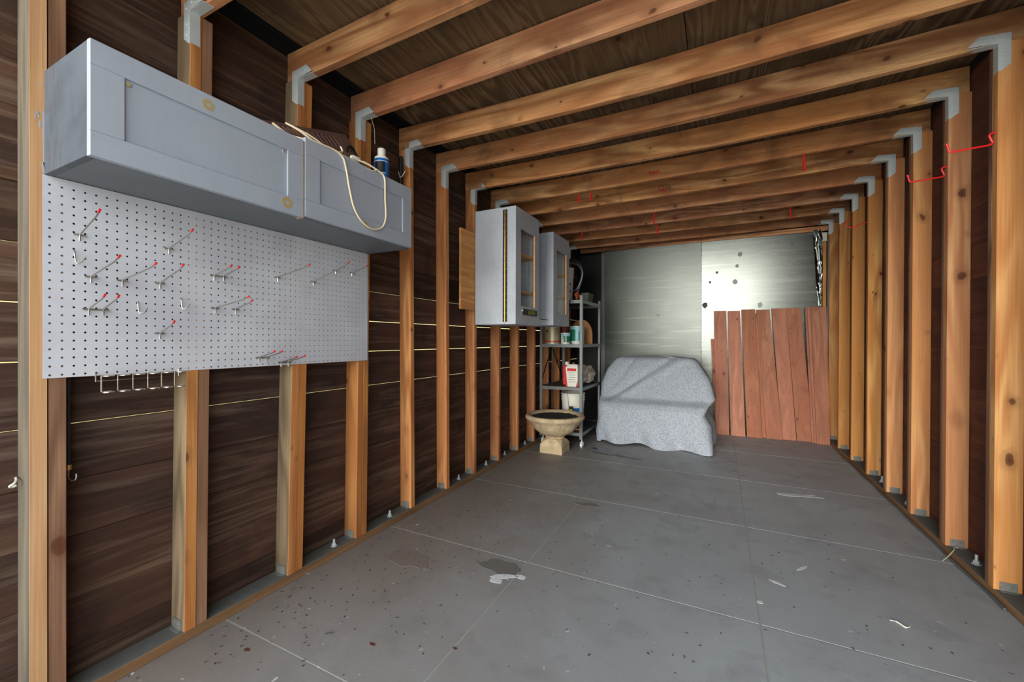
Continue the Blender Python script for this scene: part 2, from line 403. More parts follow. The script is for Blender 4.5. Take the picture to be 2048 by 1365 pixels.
ZL = lambda y: 2.350-.0062*y           # joist underside at the left wall
ZR = lambda y: 2.412
def stud(parent, side, y, top, lean=0, th=.038, mat=None, w=.089):
    x0, x1 = (XL-w, XL) if side < 0 else (XR, XR+w)
    a, b = y-lean*.33, y+lean*.67
    bm = BM(); hexa(bm, [(x0, a, .038), (x1, a, .038), (x1, a+th, .038), (x0, a+th, .038)], [(x0, b, top), (x1, b, top), (x1, b+th, top), (x0, b+th, top)])
    return obj('stud', bm, mat, parent, bevel=.0025)
def corner_bracket(st, side, yn, z):
    """framing angle on the near face of stud and joist, with a small flange"""
    x = XL if side < 0 else XR; s = 1 if side < 0 else -1
    t = .0025; y = yn-t; bm = BM()
    P = [(-.038, -.10), (-.006, -.125), (0, -.125), (0, -.003), (.098, .004), (.062, .042), (-.038, .034)]
    pts = [(x+s*u, v+z) for u, v in P]
    a = [bm.verts.new((p[0], y, p[1])) for p in pts]; b = [bm.verts.new((p[0], y+t, p[1])) for p in pts]
    bm.faces.new(a); bm.faces.new(b[::-1])
    for i in range(len(a)): bm.faces.new((a[i], b[i], b[(i+1) % len(a)], a[(i+1) % len(a)]))
    xa, xb = sorted((x+s*.0005, x+s*.003)); box(bm, xa, xb, y, y+.034, z-.122, z-.003)
    xa, xb = sorted((x+s*.003, x+s*.095)); box(bm, xa, xb, y, y+.034, z-.0055, z-.003)
    for u, v in ((-.02, -.09), (-.02, -.05), (-.022, .008), (.015, .02), (.05, .02)):
        lathe(bm, [(.004, 0), (.002, -.003)], (x+s*u, y, z+v), 6, 1)
    return obj('corner_bracket', bm, M['steel'], st)
def base_bracket(st, side, yn):
    x0 = XL-.072 if side < 0 else XR+.018; bm = BM(); y = yn-.003
    box(bm, x0, x0+.055, y, y+.0025, .04, .078); box(bm, x0, x0+.055, y-.012, y, .0397, .0415)
    for u in (.012, .04): lathe(bm, [(.005, 0), (.003, -.003)], (x0+u, y, .062), 6, 1)
    return obj('base_bracket', bm, M['base_steel'], st)
LS = [(.438, 0, 2), (.828, .02, 2), (1.247, .05, 2), (1.639, .03, 2), (2.072, -.02, 1), (2.459, -.02, 1), (2.841, 0, 1), (3.253, 0, 1), (3.641, 0, 1), (4.045, 0, 1), (4.449, 0, 1), (4.816, 0, 1), (5.217, 0, 1)]
for k, (y, ln, n) in enumerate(LS):
    t = ZL(y)-.001
    m1 = M['stud_old'] if k == 0 else M['studL']
    if k == 0:   # old grey stud behind the pale front strip
        st = stud(wl, -1, y+.001, t, 0, .034, M['stud_old'], .089)
        bm = BM(); box(bm, XL+.0005, XL+.003, y+.002, y+.036, .038, t); 
        obj('stud_face', bm, M['stud_face'], wl)
        s2 = stud(wl, -1, y+.040, t, 0, .038, M['stud_brown'])
    elif k in (1, 2):   # weathered stud with a cleaner planed front edge
        st = stud(wl, -1, y, t, ln, .038, M['stud_olive']); a, b = y-ln*.33, y+ln*.67; bm = BM()
        hexa(bm, [(XL-.0005, a+.001, .039), (XL+.002, a+.001, .039), (XL+.002, a+.037, .039), (XL-.0005, a+.037, .039)], [(XL-.0005, b+.001, t-.001), (XL+.002, b+.001, t-.001), (XL+.002, b+.037, t-.001), (XL-.0005, b+.037, t-.001)])
        obj('stud_face', bm, M['stud_face'] if k == 9 else M['studL'], wl)
        stud(wl, -1, y+.040, t, ln, .038, M['stud_brown'] if k == 1 else M['studL'])
    else:
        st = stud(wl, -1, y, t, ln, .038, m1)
        if n == 2: stud(wl, -1, y+.040, t, ln, .038, M['stud_brown'] if k == 1 else M['studL'])
    if k: corner_bracket(st, -1, y+ln*.67-.0002, ZL(y)-.001)
    base_bracket(st, -1, y-ln*.33-.0002)
for y in (1.52, 1.93, 2.68, 3.10, 3.45, 3.9):
    bm = BM(); lathe(bm, [(.016, .0395), (.016, .043), (.006, .043), (.006, .075)], (XL-.04, y, 0), 8); lathe(bm, [(.011, .045), (.011, .055)], (XL-.04, y, 0), 6)
    obj('anchor_bolt', bm, M['steel'], wl)

# ---- right wall
wr = thing('wall_right', (SR, 2.6, 0), None, None, kind='structure')
for i in range(len(zs)-1):
    bm = BM(); d = random.uniform(-.002, .003)
    box(bm, SR+d, SR+.022+d, Y0, YB+.1, zs[i]+.03-.0004, (zs[i+1]+.03+.0004 if i < len(zs)-2 else 2.544))
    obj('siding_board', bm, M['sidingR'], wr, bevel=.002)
bm = BM(); box(bm, XR, XR+.089, Y0, YB-.02, 0, .038); obj('sill_plate', bm, M['plate'], wr, bevel=.002)
bm = BM(); box(bm, XR+.002, XR+.0885, Y0, YB-.02, .038, .0395); obj('dust_layer', bm, M['dusty'], wr)
RS = [.83, 1.26, 1.69, 2.12, 2.549, 2.98, 3.421, 3.843, 4.281, 4.726, 5.18, 5.626]
for k, y in enumerate(RS):
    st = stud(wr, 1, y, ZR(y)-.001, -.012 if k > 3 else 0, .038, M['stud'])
    if k < 8: stud(wr, 1, y+.039, ZR(y)-.001, -.012 if k > 3 else 0, .03, M['stud_brown'])
    corner_bracket(st, 1, y-.0082 if k > 3 else y-.0002, ZR(y)-.001); base_bracket(st, 1, y+.0038 if k > 3 else y-.0002)
for y in (2.80, 3.62, 4.1):
    bm = BM(); lathe(bm, [(.018, .0395), (.018, .043), (.006, .043), (.006, .085)], (XR+.045, y, 0), 8); lathe(bm, [(.012, .045), (.012, .057)], (XR+.045, y, 0), 6)
    obj('anchor_bolt', bm, M['steel'], wr)

# ---- ceiling: joists and plywood sheets
ce = thing('ceiling', (-.35, 2.6, 2.34), None, None, kind='structure')
JL = [.438, .85, 1.286, 1.665, 2.056, 2.445, 2.835, 3.253, 3.641, 4.045, 4.449, 4.816, 5.217]
JR = [.40, .83, 1.26, 1.69, 2.15]+RS[4:]
SAG = [.03, .03, .015, .0, .034, .028, .024, .014, .014, .012, .012, .012, .012]
for k, (a, b) in enumerate(zip(JL, JR)):
    dx = (b-a)/(XR-XL); zl, zr = ZL(a), ZR(b); dz = (zr-zl)/(XR-XL)
    x0, x1 = SL+.004, SR-.004
    f = lambda x, dy, h: (x, a+dx*(x-XL)+dy, zl+dz*(x-XL)+h)
    bm = BM()
    N = 8; rings = []
    for i in range(N+1):
        x = x0+(x1-x0)*i/N; sag = -SAG[k]*math.sin(PI*i/N)
        rings.append([bm.verts.new(f(x, dy, h+sag)) for dy, h in ((0, 0), (.038, 0), (.038, .139), (0, .139))])
    for A_, B_ in zip(rings, rings[1:]):
        for q in range(4): bm.faces.new((A_[q], A_[(q+1) % 4], B_[(q+1) % 4], B_[q]))
    bm.faces.new(rings[0]); bm.faces.new(rings[-1][::-1])
    obj('joist', bm, M['joist'], ce, bevel=.003)
def deck_z(x): return 2.350-.02+.1395+(x-XL)*(.082/2.83)
for (xa, xb) in ((-1.74, -.142), (-.138, SR-.003)):
    for (ya, yb) in ((Y0, .455), (.459, 2.90), (2.904, 5.22), (5.224, YB-.003)):
        bm = BM()
        hexa(bm, [(xa, ya, deck_z(xa)+.0125), (xb, ya, deck_z(xb)+.0125), (xb, yb, deck_z(xb)+.0125), (xa, yb, deck_z(xa)+.0125)],
                 [(xa, ya, deck_z(xa)+.03), (xb, ya, deck_z(xb)+.03), (xb, yb, deck_z(xb)+.03), (xa, yb, deck_z(xa)+.03)])
        obj('plywood_sheet', bm, M['ply'], ce)
bm = BM(); box(bm, SL-.1, -1.65, Y0, YB+.1, 2.56, 2.59); box(bm, SL-.06, SL-.03, Y0, YB+.1, 2.44, 2.56); box(bm, SR-.003, SR+.05, Y0, YB+.1, 2.52, 2.64)
box(bm, -1.66, SR+.05, Y0, YB+.1, 2.60, 2.63)
obj('dark_eave_cover', bm, M['eave_shade'], ce)  # dark boards paint the eave gap's shade; added top sheet blocks sky at seams
bm = BM(); box(bm, -4.3, -4.2, -1, 26, -.03, 3.2); tag(obj('gap_light_backdrop', bm, M['yellowbackdrop']), kind='structure')  # added backdrop, tints the light in the left siding gaps warm

# ---- back wall
wb = thing('wall_back', (-.34, YB, 0), None, None, kind='structure')
bm = BM(); box(bm, SL, SR, YB+.004, YB+.08, 0, 2.60); obj('backing', bm, M['baked_dark_sheet'], wb)
for (xa, xb, m) in ((SL+.002, -1.49, 'baked_dark_sheet'), (-1.425, -.203, 'sheet_dull'), (-.199, 1.03, 'sheet')):  # leftmost sheet: metal with its dark reflection painted in as black
    bm = BM(); NX, NZ = 24, 40; gr = []
    for i in range(NX+1):
        row = []
        for j in range(NZ+1):
            x = xa+(xb-xa)*i/NX; z = .02+2.32*j/NZ
            w = .003*noise.noise(Vector((x*.9, 3.1, z*1.1)))+.0004*noise.noise(Vector((x*1, 9.1, z*14)))
            ed = min(i, NX-i)/3; w *= min(1, ed)
            f = i/NX; q = (1-f) if xa < -1 else f
            w += (.024*q*q+(.012*q if xa < -1 else .004*q)-.10-.045*(z-1.48)) if m != 'baked_dark_sheet' else 0
            row.append(bm.verts.new((x, YB+w-.004, z)))
        gr.append(row)
    for i in range(NX):
        for j in range(NZ): bm.faces.new((gr[i][j], gr[i+1][j], gr[i+1][j+1], gr[i][j+1]))
    obj('metal_sheet', bm, M[m], wb, smooth=True)
bm = BM(); box(bm, -1.488, -1.43, YB-.020, YB+.002, .02, 2.36); obj('corner_strip', bm, M['rack'], wb, bevel=.003)
bm = BM(); box(bm, XL, XR, 5.67, 5.70, 2.345, 2.40); o = obj('top_rail', bm, M['joist'], wb)
o.location.z += .0
bm = BM(); box(bm, 1.034, 1.066, 5.69, 5.74, 0.02, 2.30); obj('corner_post', bm, M['stud'], wb)
bm = BM()
for k in range(60): lathe(bm, [(.0045, 0), (.003, -.003)], (-.196+random.uniform(-.004, .004), YB-.107-.045*(.1+k*.0385-1.48), .1+k*.0385+random.uniform(-.01, .01)), 6, 1)
o = obj('screw_row', bm, M['black'], wb); o['kind'] = 'stuff'

M['rustspot'] = plain('dark_rust_spot', (88, 90, 82), .7, .2, .4, 90, .6)
M['faintspot'] = plain('faint_sheet_stain', (138, 142, 134), .5, .6, .2, 60, .4)
for (x, z, r, m) in ((-.158, 1.56, .030, 'rustspot'), (-.103, 1.84, .012, 'rustspot'), (-.026, 1.955, .013, 'rustspot'), (.191, 2.02, .018, 'faintspot'), (.222, 2.155, .024, 'faintspot'), (.17, 1.83, .026, 'faintspot'), (.432, 1.54, .026, 'faintspot')):
    bm = BM(); ph = x*40; f = (x+.199)/1.229; yy = YB-.104+.024*f*f+.004*f-.0035-.045*(z-1.48)
    vs = [bm.verts.new((x+r*math.cos(k*PI/8)*(1+.35*noise.noise(Vector((math.cos(k*PI/8)*2+ph, math.sin(k*PI/8)*2, 0)))), yy, z+1.2*r*math.sin(k*PI/8)*(1+.35*noise.noise(Vector((math.sin(k*PI/8)*2, ph, math.cos(k*PI/8)*2)))))) for k in range(16)]
    vb = [bm.verts.new((v.co.x, yy+.004, v.co.z)) for v in vs]; bm.faces.new(vs)
    for k in range(16): bm.faces.new((vs[k], vb[k], vb[(k+1) % 16], vs[(k+1) % 16]))
    obj('rust_spot', bm, M[m], wb)
# ================================================================== PEGBOARD
pb = BM()
PX = XL+.004; sp = .0254; yc0, zc0 = .4795, 1.0136; NC, NR = 48, 23; R_ = .0033
for lay in (0,):
    for i in range(NC):
        for j in range(NR):
            cy, cz = yc0+i*sp, zc0+j*sp
            ya = cy-sp/2 if i else .464; yb = cy+sp/2 if i < NC-1 else 1.706
            za = cz-sp/2 if j else 1.005; zb = cz+sp/2 if j < NR-1 else 1.598
            sq = [(yb, cz), (yb, zb), (cy, zb), (ya, zb), (ya, cz), (ya, za), (cy, za), (yb, za)]
            out = [pb.verts.new((PX, y, z)) for y, z in sq]
            inn = [pb.verts.new((PX, cy+R_*math.cos(k*PI/4), cz+R_*math.sin(k*PI/4))) for k in range(8)]
            bk = [pb.verts.new((PX-.0035, v.co.y, v.co.z)) for v in inn]
            for k in range(8):
                q = (k+1) % 8
                pb.faces.new((out[k], out[q], inn[q], inn[k])); pb.faces.new((inn[k], inn[q], bk[q], bk[k]))
bmesh.ops.remove_doubles(pb, verts=pb.verts, dist=1e-5)
pbt = thing('pegboard', (PX, 1.085, 1.005), 'white perforated pegboard fixed to the left wall studs under the long grey cabinet', 'pegboard')
obj('board_face', pb, M['peg'], pbt)
bm = BM()
for a in ((.464, 1.706, 1.0045, 1.0051), (.464, 1.706, 1.5979, 1.5985), (.4635, .4641, 1.005, 1.598), (1.7059, 1.7065, 1.005, 1.598)):
    box(bm, PX-.0038, PX-.0002, *a)
obj('board_edge', bm, M['tan'], pbt)

# ---- pegboard hooks
def peg_hook(arms, label, group=None):
    """arms: list of (y, z, tip_x, tip_z)"""
    y, z = arms[0][0], arms[0][1]; yw = arms[-1][0]; x = PX
    t = thing('pegboard_hook', (x, (y+yw)/2, z), label, 'hook', group)
    bm = BM(); w = .014
    tube(bm, [(x+.004, y-w, z), (x+.004, yw+w, z), (x+.009, yw+w, z-.003), (x+.009, y-w, z-.003)], .0016, 5, closed=True)
    for s_ in (y-w+.002, yw+w-.002): tube(bm, [(x+.004, s_, z), (x-.006, s_, z), (x-.008, s_, z+.006)], .0014, 5)
    obj('clip', bm, M['wire_nickel'], t)
    for (yy, zz, tx, tz) in arms:
        bm = BM()
        tube(bm, [(x+.008, yy, zz-.020), (x+.009, yy, zz-.004), (x+.012, yy, zz+.001), (x+.55*(tx-x), yy, zz+.45*(tz-zz)), (x+.85*(tx-x), yy, zz+.72*(tz-zz)), (tx, yy, tz)], .0023, 6)
        obj('arm', bm, M['wire'], t, smooth=True)
        d = Vector((.15*(tx-x), 0, .28*(tz-zz))).normalized()*.009; bm = BM()
        tube(bm, [(tx-d.x, yy, tz-d.z), (tx+d.x*.3, yy, tz+d.z*.3)], .0034, 6)
        obj('tip', bm, M['redtip'], t)
HK = [([(.541, 1.44, -1.611, 1.496)], 'single pegboard hook at the upper left corner of the pegboard'),
 ([(.77, 1.443, -1.594, 1.491)], 'single pegboard hook high on the board, right of the upper left one'),
 ([(.566, 1.315, -1.557, 1.362)], 'long pegboard hook in the middle row, nearest the left edge'),
 ([(.642, 1.313, -1.532, 1.351)], 'longest curved pegboard hook in the middle row, second from the left edge'),
 ([(.744, 1.317, -1.596, 1.369)], 'single pegboard hook in the middle row, third from the left edge'),
 ([(.917, 1.368, -1.634, 1.396), (.951, 1.37, -1.642, 1.397)], 'two-armed pegboard hook in the middle of the board, upper row'),
 ([(1.174, 1.396, -1.536, 1.436)], 'long pegboard hook right of the middle with a worn pale tip'),
 ([(1.354, 1.4, -1.507, 1.475)], 'longest straight pegboard hook near the right end of the board'),
 ([(1.483, 1.474, -1.679, 1.491)], 'short pegboard hook above the longest one near the right end'),
 ([(1.588, 1.477, -1.634, 1.505)], 'pegboard hook nearest the right edge of the board'),
 ([(.561, 1.214, -1.637, 1.252), (.595, 1.216, -1.642, 1.253)], 'two-armed pegboard hook at the lower left of the board'),
 ([(.921, 1.242, -1.533, 1.277)], 'long pegboard hook below the middle two-armed hook'),
 ([(.996, 1.243, -1.636, 1.273)], 'short pegboard hook just right of the long lower middle hook'),
 ([(.744, 1.142, -1.653, 1.181)], 'single short pegboard hook low on the left half of the board'),
 ([(1.092, 1.044, -1.643, 1.072), (1.123, 1.043, -1.641, 1.071)], 'two-armed pegboard hook at the bottom edge, left of its twin'),
 ([(1.191, 1.019, -1.641, 1.045), (1.225, 1.019, -1.633, 1.05)], 'two-armed pegboard hook at the bottom edge, right of its twin')]
for arms, lab in HK: peg_hook(arms, lab, 'pegboard hooks')
for (y, z, lab) in ((.529, 1.385, 'small V-shaped peg below the upper left long hook'), (.682, 1.242, 'small V-shaped peg right of the lower left two-armed hook'), (.807, 1.265, 'small V-shaped peg left of the lower middle long hook')):
    bm = BM(); x = PX
    tube(bm, [(x-.005, y, z+.004), (x+.006, y, z+.003), (x+.010, y, z-.004), (x+.010, y+.002, z-.028), (x+.014, y+.004, z-.036), (x+.024, y+.012, z-.030), (x+.034, y+.016, z-.016)], .0019, 6)
    tag(obj('wire_peg', bm, M['wire'], smooth=True), lab, 'hook', 'pegboard hooks')
# tool rack at the lower edge
tr = thing('wire_tool_rack', (PX, .69, .95), 'nickel wire tool rack with six ring loops hanging at the bottom edge of the pegboard', 'rack')
bm = BM(); x = PX
tube(bm, [(x-.004, .577, 1.013), (x+.006, .577, 1.012), (x+.008, .577, .988), (x+.008, .80, .988), (x+.006, .80, 1.012), (x-.004, .80, 1.013)], .0022, 6)
obj('rail', bm, M['wire_nickel'], tr, smooth=True)
for yy in (.590, .630, .669, .709, .748, .787):
    bm = BM(); r = .0155
    top = [(x+.010+r*(1-math.cos(a)), yy+.010+r*math.sin(a)*.9, 1.004) for a in [k*2*PI/10 for k in range(1, 10)]]
    bot = [(p[0], p[1], .953) for p in top]
    tube(bm, [(x+.009, yy, 1.004), (x+.009, yy, .953)], .0021, 6)
    tube(bm, [(x+.009, yy, 1.004)]+top, .0019, 5); tube(bm, [(x+.009, yy, .953)]+bot, .0023, 5)
    obj('loop', bm, M['wire_nickel'], tr, smooth=True)

# ================================================================== LONG WALL CABINET
cx0, cx1 = XL+.001, -1.453
cab = thing('wall_cabinet', ((cx0+cx1)/2, 1.09, 1.598), 'long grey painted wall cabinet with two flap doors mounted above the pegboard', 'cabinet')
def part(parent, name, mat, *boxes, bevel=.0008, smooth=False):
    bm = BM()
    for b in boxes: box(bm, *b)
    return obj(name, bm, mat, parent, bevel=bevel, smooth=smooth)
cz0, cz1 = 1.599, 1.899
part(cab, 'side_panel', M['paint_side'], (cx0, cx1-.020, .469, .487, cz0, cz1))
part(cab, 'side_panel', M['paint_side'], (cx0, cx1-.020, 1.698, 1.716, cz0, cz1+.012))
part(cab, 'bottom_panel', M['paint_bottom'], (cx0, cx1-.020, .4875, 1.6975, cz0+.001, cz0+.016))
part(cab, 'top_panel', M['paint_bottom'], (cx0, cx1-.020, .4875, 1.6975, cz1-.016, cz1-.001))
part(cab, 'divider', M['bare'], (cx1-.045, cx1-.0045, 1.082, 1.090, cz0-.0005, cz1-.001))
def flap(y0, y1, p0, p1, dz0, dz1, ptop, pbot):
    d = part(cab, 'door', M['paint'], (cx1-.018, cx1-.007, y0, y1, cz0+dz0, cz1+dz1), bevel=0)
    zt, zb = cz1+dz1, cz0+dz0
    part(d, 'top_rail', M['paint'], (cx1-.0068, cx1, y0, y1, ptop+.0004, zt))
    part(d, 'bottom_rail', M['paint'], (cx1-.0068, cx1, y0, y1, zb, pbot-.0004))
    part(d, 'stile', M['paint'], (cx1-.0068, cx1, y0, p0, pbot, ptop))
    part(d, 'stile', M['paint'], (cx1-.0068, cx1, p1, y1, pbot, ptop))
    return d
flap(.469, 1.082, .539, 1.017, -.002, 0, 1.834, 1.662)
flap(1.090, 1.716, 1.157, 1.651, .006, .016, 1.848, 1.672)
for y, z, r in ((.745, 1.865, .017), (1.013, 1.635, .021), (1.40, 1.648, .014)):
    bm = BM(); lathe(bm, [(r, 0), (r, .0006), (r*.35, .0006), (r*.35, 0)], (cx1, y, z), 20, 0, cap=False)
    obj('knob_mark', bm, M['ring'], cab)
for y, z in ((.548, 1.822), (1.005, 1.826)):
    bm = BM(); lathe(bm, [(.006, 0), (.006, .004)], (cx1-.007, y, z), 10, 0); obj('bumper', bm, M['ring'] if y < .6 else M['silverdot'], cab)
# smear of cabinet paint on the first stud
bm = BM()
for (y0, y1, z0, z1) in ((.4655, .4715, 1.61, 1.80), (.464, .471, 1.60, 1.635), (.450, .460, 1.768, 1.774), (.450, .452, 1.745, 1.774), (.457, .459, 1.755, 1.776), (.458, .462, 1.73, 1.752), (.461, .4665, 1.855, 1.860)):
    n = 14; pts = [((y0+y1)/2+(y1-y0)/2*math.cos(a)*random.uniform(.6, 1.3), (z0+z1)/2+(z1-z0)/2*math.sin(a)*random.uniform(.8, 1.1)) for a in [k*2*PI/n for k in range(n)]]
    A_ = [bm.verts.new((XL+.0037, p[0], p[1])) for p in pts]; B_ = [bm.verts.new((XL+.003, p[0], p[1])) for p in pts]
    bm.faces.new(A_)
    for k in range(n): bm.faces.new((A_[k], B_[k], B_[(k+1) % n], A_[(k+1) % n]))
obj('paint_smear', bm, M['paint'], wl)

# ---- things on the cabinet top
ct = 1.899
fan = thing('perforated_metal_grate', (-1.64, 1.27, ct), 'rusty brown slotted metal grate lying under the cream cord on the long cabinet', 'grate')
ga, gb = (-1.500, ct+.003), (-1.665, ct+.10)      # low front edge, high rear edge of the tilted grate
def gpt(f, y, o=0): return (ga[0]+(gb[0]-ga[0])*f+o*.5, y, ga[1]+(gb[1]-ga[1]+.30*(y-1.02))*f+o*.85)
def gslab(bm, f0, f1, y0, y1, t=.006):
    hexa(bm, [gpt(f0, y0), gpt(f0, y1), gpt(f1, y1), gpt(f1, y0)], [gpt(f0, y0, t), gpt(f0, y1, t), gpt(f1, y1, t), gpt(f1, y0, t)])
bm = BM(); gslab(bm, 0, .12, 1.02, 1.47); gslab(bm, .88, 1, 1.02, 1.47); gslab(bm, .12, .88, 1.38, 1.47); gslab(bm, .12, .88, 1.02, 1.04); gslab(bm, .46, .54, 1.04, 1.38)
obj('frame', bm, M['rust'], fan)
for k in range(14):
    for f0, f1 in ((.12, .46), (.54, .88)):
        bm = BM(); y = 1.05+k*.0236; gslab(bm, f0, f1, y, y+.011, .005); obj('slat', bm, M['rust'], fan)
bm = BM(); lathe(bm, [(.030, 0), (.030, .01), (.022, .01), (.022, 0)], gpt(.5, 1.425, .004), 16, 0, cap=False); obj('ring', bm, M['black'], fan)
bt = thing('blue_bottle', (-1.62, 1.672, ct+.017), 'blue plastic bottle with white cap standing at the far end of the long cabinet', 'bottle')
zb = ct+.017
bm = BM(); lathe(bm, [(.036, 0), (.0385, .006), (.0385, .155), (.036, .165)], (-1.62, 1.672, zb), 24); obj('body', bm, M['blue'], bt, smooth=True)
bm = BM(); lathe(bm, [(.0362, .165), (.036, .176), (.020, .184), (.020, .19)], (-1.62, 1.672, zb), 24); obj('shoulder', bm, M['white'], bt, smooth=True)
bm = BM(); lathe(bm, [(.021, .19), (.021, .222), (.018, .225)], (-1.62, 1.672, zb), 20); obj('cap', bm, M['white'], bt, smooth=True)
def wrap(parent, name, mat, c, r, a0, a1, z0, z1, n=10):
    bm = BM(); lo = []; hi = []; lo2 = []; hi2 = []
    for i in range(n+1):
        a = math.radians(a0+(a1-a0)*i/n)
        for L, rr, z in ((lo, r, z0), (hi, r, z1), (lo2, r-.002, z0), (hi2, r-.002, z1)): L.append(bm.verts.new((c[0]+rr*math.cos(a), c[1]+rr*math.sin(a), z)))
    for i in range(n): bm.faces.new((lo[i], lo[i+1], hi[i+1], hi[i]))
    for (p, q) in ((lo, lo2), (hi, hi2)):
        for i in range(n): bm.faces.new((p[i], p[i+1], q[i+1], q[i]))
    return obj(name, bm, mat, parent, smooth=True)
c_ = (-1.62, 1.672)
wrap(bt, 'label', M['black'], c_, .0392, -100, -20, zb+.09, zb+.145)
wrap(bt, 'label_stripe', M['white'], c_, .0393, -130, 60, zb+.148, zb+.151)
wrap(bt, 'label_stripe', M['white'], c_, .0393, -110, -10, zb+.085, zb+.088)
wrap(bt, 'label_patch', M['white'], c_, .0393, -62, -36, zb+.068, zb+.083)
for k in range(4): wrap(bt, 'text_line', M['white'], c_, .0393, -45, 30, zb+.02+k*.012, zb+.0225+k*.012)
# cream cord with plug
cord = thing('extension_cord', (-1.50, 1.3, ct), 'cream electrical cord draped over the top and front of the long cabinet', 'cord')
fx = cx1+.0045
bm = BM()
tube(bm, spline([(-1.55, 1.02, ct+.06), (-1.52, 1.07, ct+.03), (-1.47, 1.14, ct+.022), (-1.455, 1.22, ct+.022), (fx, 1.265, 1.905), (fx, 1.285, 1.86), (fx+.003, 1.30, 1.78), (fx+.005, 1.325, 1.70), (fx+.006, 1.37, 1.652), (fx+.006, 1.43, 1.635), (fx+.006, 1.49, 1.655), (fx+.005, 1.518, 1.71), (fx+.004, 1.515, 1.80), (fx, 1.515, 1.90), (fx-.01, 1.49, 1.925), (-1.48, 1.44, 1.945), (-1.52, 1.38, 1.96)], 8), .0042, 8)
obj('wire', bm, M['cream'], cord, smooth=True)
bm = BM()
tube(bm, spline([(-1.53, 1.06, ct+.075), (-1.50, 1.10, ct+.055), (-1.48, 1.15, ct+.03), (-1.47, 1.22, ct+.028), (-1.465, 1.29, ct+.022), (-1.46, 1.36, ct+.017), (-1.456, 1.42, ct+.010), (-1.46, 1.47, ct+.022), (-1.48, 1.47, ct+.045), (-1.50, 1.43, ct+.06)], 8), .004, 8)
obj('wire', bm, M['cream'], cord, smooth=True)
bm = BM()
tube(bm, spline([(-1.52, 1.08, ct+.07), (-1.49, 1.14, ct+.05), (-1.478, 1.20, ct+.032), (-1.475, 1.25, ct+.03), (-1.49, 1.30, ct+.05), (-1.50, 1.30, ct+.075)], 8), .0038, 8)
obj('wire', bm, M['cream'], cord, smooth=True)
bm = BM(); lathe(bm, [(.006, -.03), (.011, -.022), (.013, .0), (.013, .016)], (-1.515, 1.40, ct+.062), 12, 1); obj('plug', bm, M['white'], cord, smooth=True)
# black pipe with cable tie, hanging string
bm = BM(); tube(bm, [(-1.80, 2.026, 1.93), (-1.80, 2.026, 2.275)], .013, 10); bp = obj('black_hose', bm, M['black'], smooth=True); tag(bp, 'short black hose upright against the wall behind the far end of the long cabinet', 'hose')
bm = BM(); tube(bm, [(-1.815, 2.02, 2.18), (-1.79, 2.005, 2.135), (-1.783, 2.02, 2.15), (-1.77, 2.03, 2.18)], .003, 6); obj('cable_tie', bm, M['white'], bp)
bm = BM(); tube(bm, [(-1.70, 1.675, 2.335), (-1.70, 1.70, 2.28), (-1.70, 1.704, 2.20)], .0013, 5); tag(obj('hanging_string', bm, M['cream']), 'short white string hanging from the joist above the blue bottle', 'string')
# black tube and fitting near first studs
bt2 = thing('air_line', (-1.80, .535, .68), 'thin black tube with brass fitting hanging beside the doubled stud below the pegboard', 'tube')
bm = BM(); tube(bm, [(-1.80, .532, 1.30), (-1.80, .532, .73)], .005, 8); obj('tube', bm, M['black'], bt2, smooth=True)
bm = BM(); lathe(bm, [(.007, 0), (.007, .016)], (-1.80, .532, .715), 8); obj('fitting', bm, M['brass'], bt2)
bm = BM(); tube(bm, spline([(-1.80, .532, .716), (-1.80, .532, .69), (-1.795, .538, .68), (-1.79, .545, .685), (-1.79, .546, .70)], 4), .002, 6); obj('hook', bm, M['wire'], bt2, smooth=True)
bm = BM(); tube(bm, spline([(-1.845, .435, .712), (-1.82, .43, .712), (-1.80, .422, .708), (-1.805, .414, .700), (-1.815, .420, .694), (-1.81, .428, .698)], 6), .003, 6)
tag(obj('wire_hook', bm, M['white'], smooth=True), 'small white wire hook screwed into the nearest grey stud at the left', 'hook')

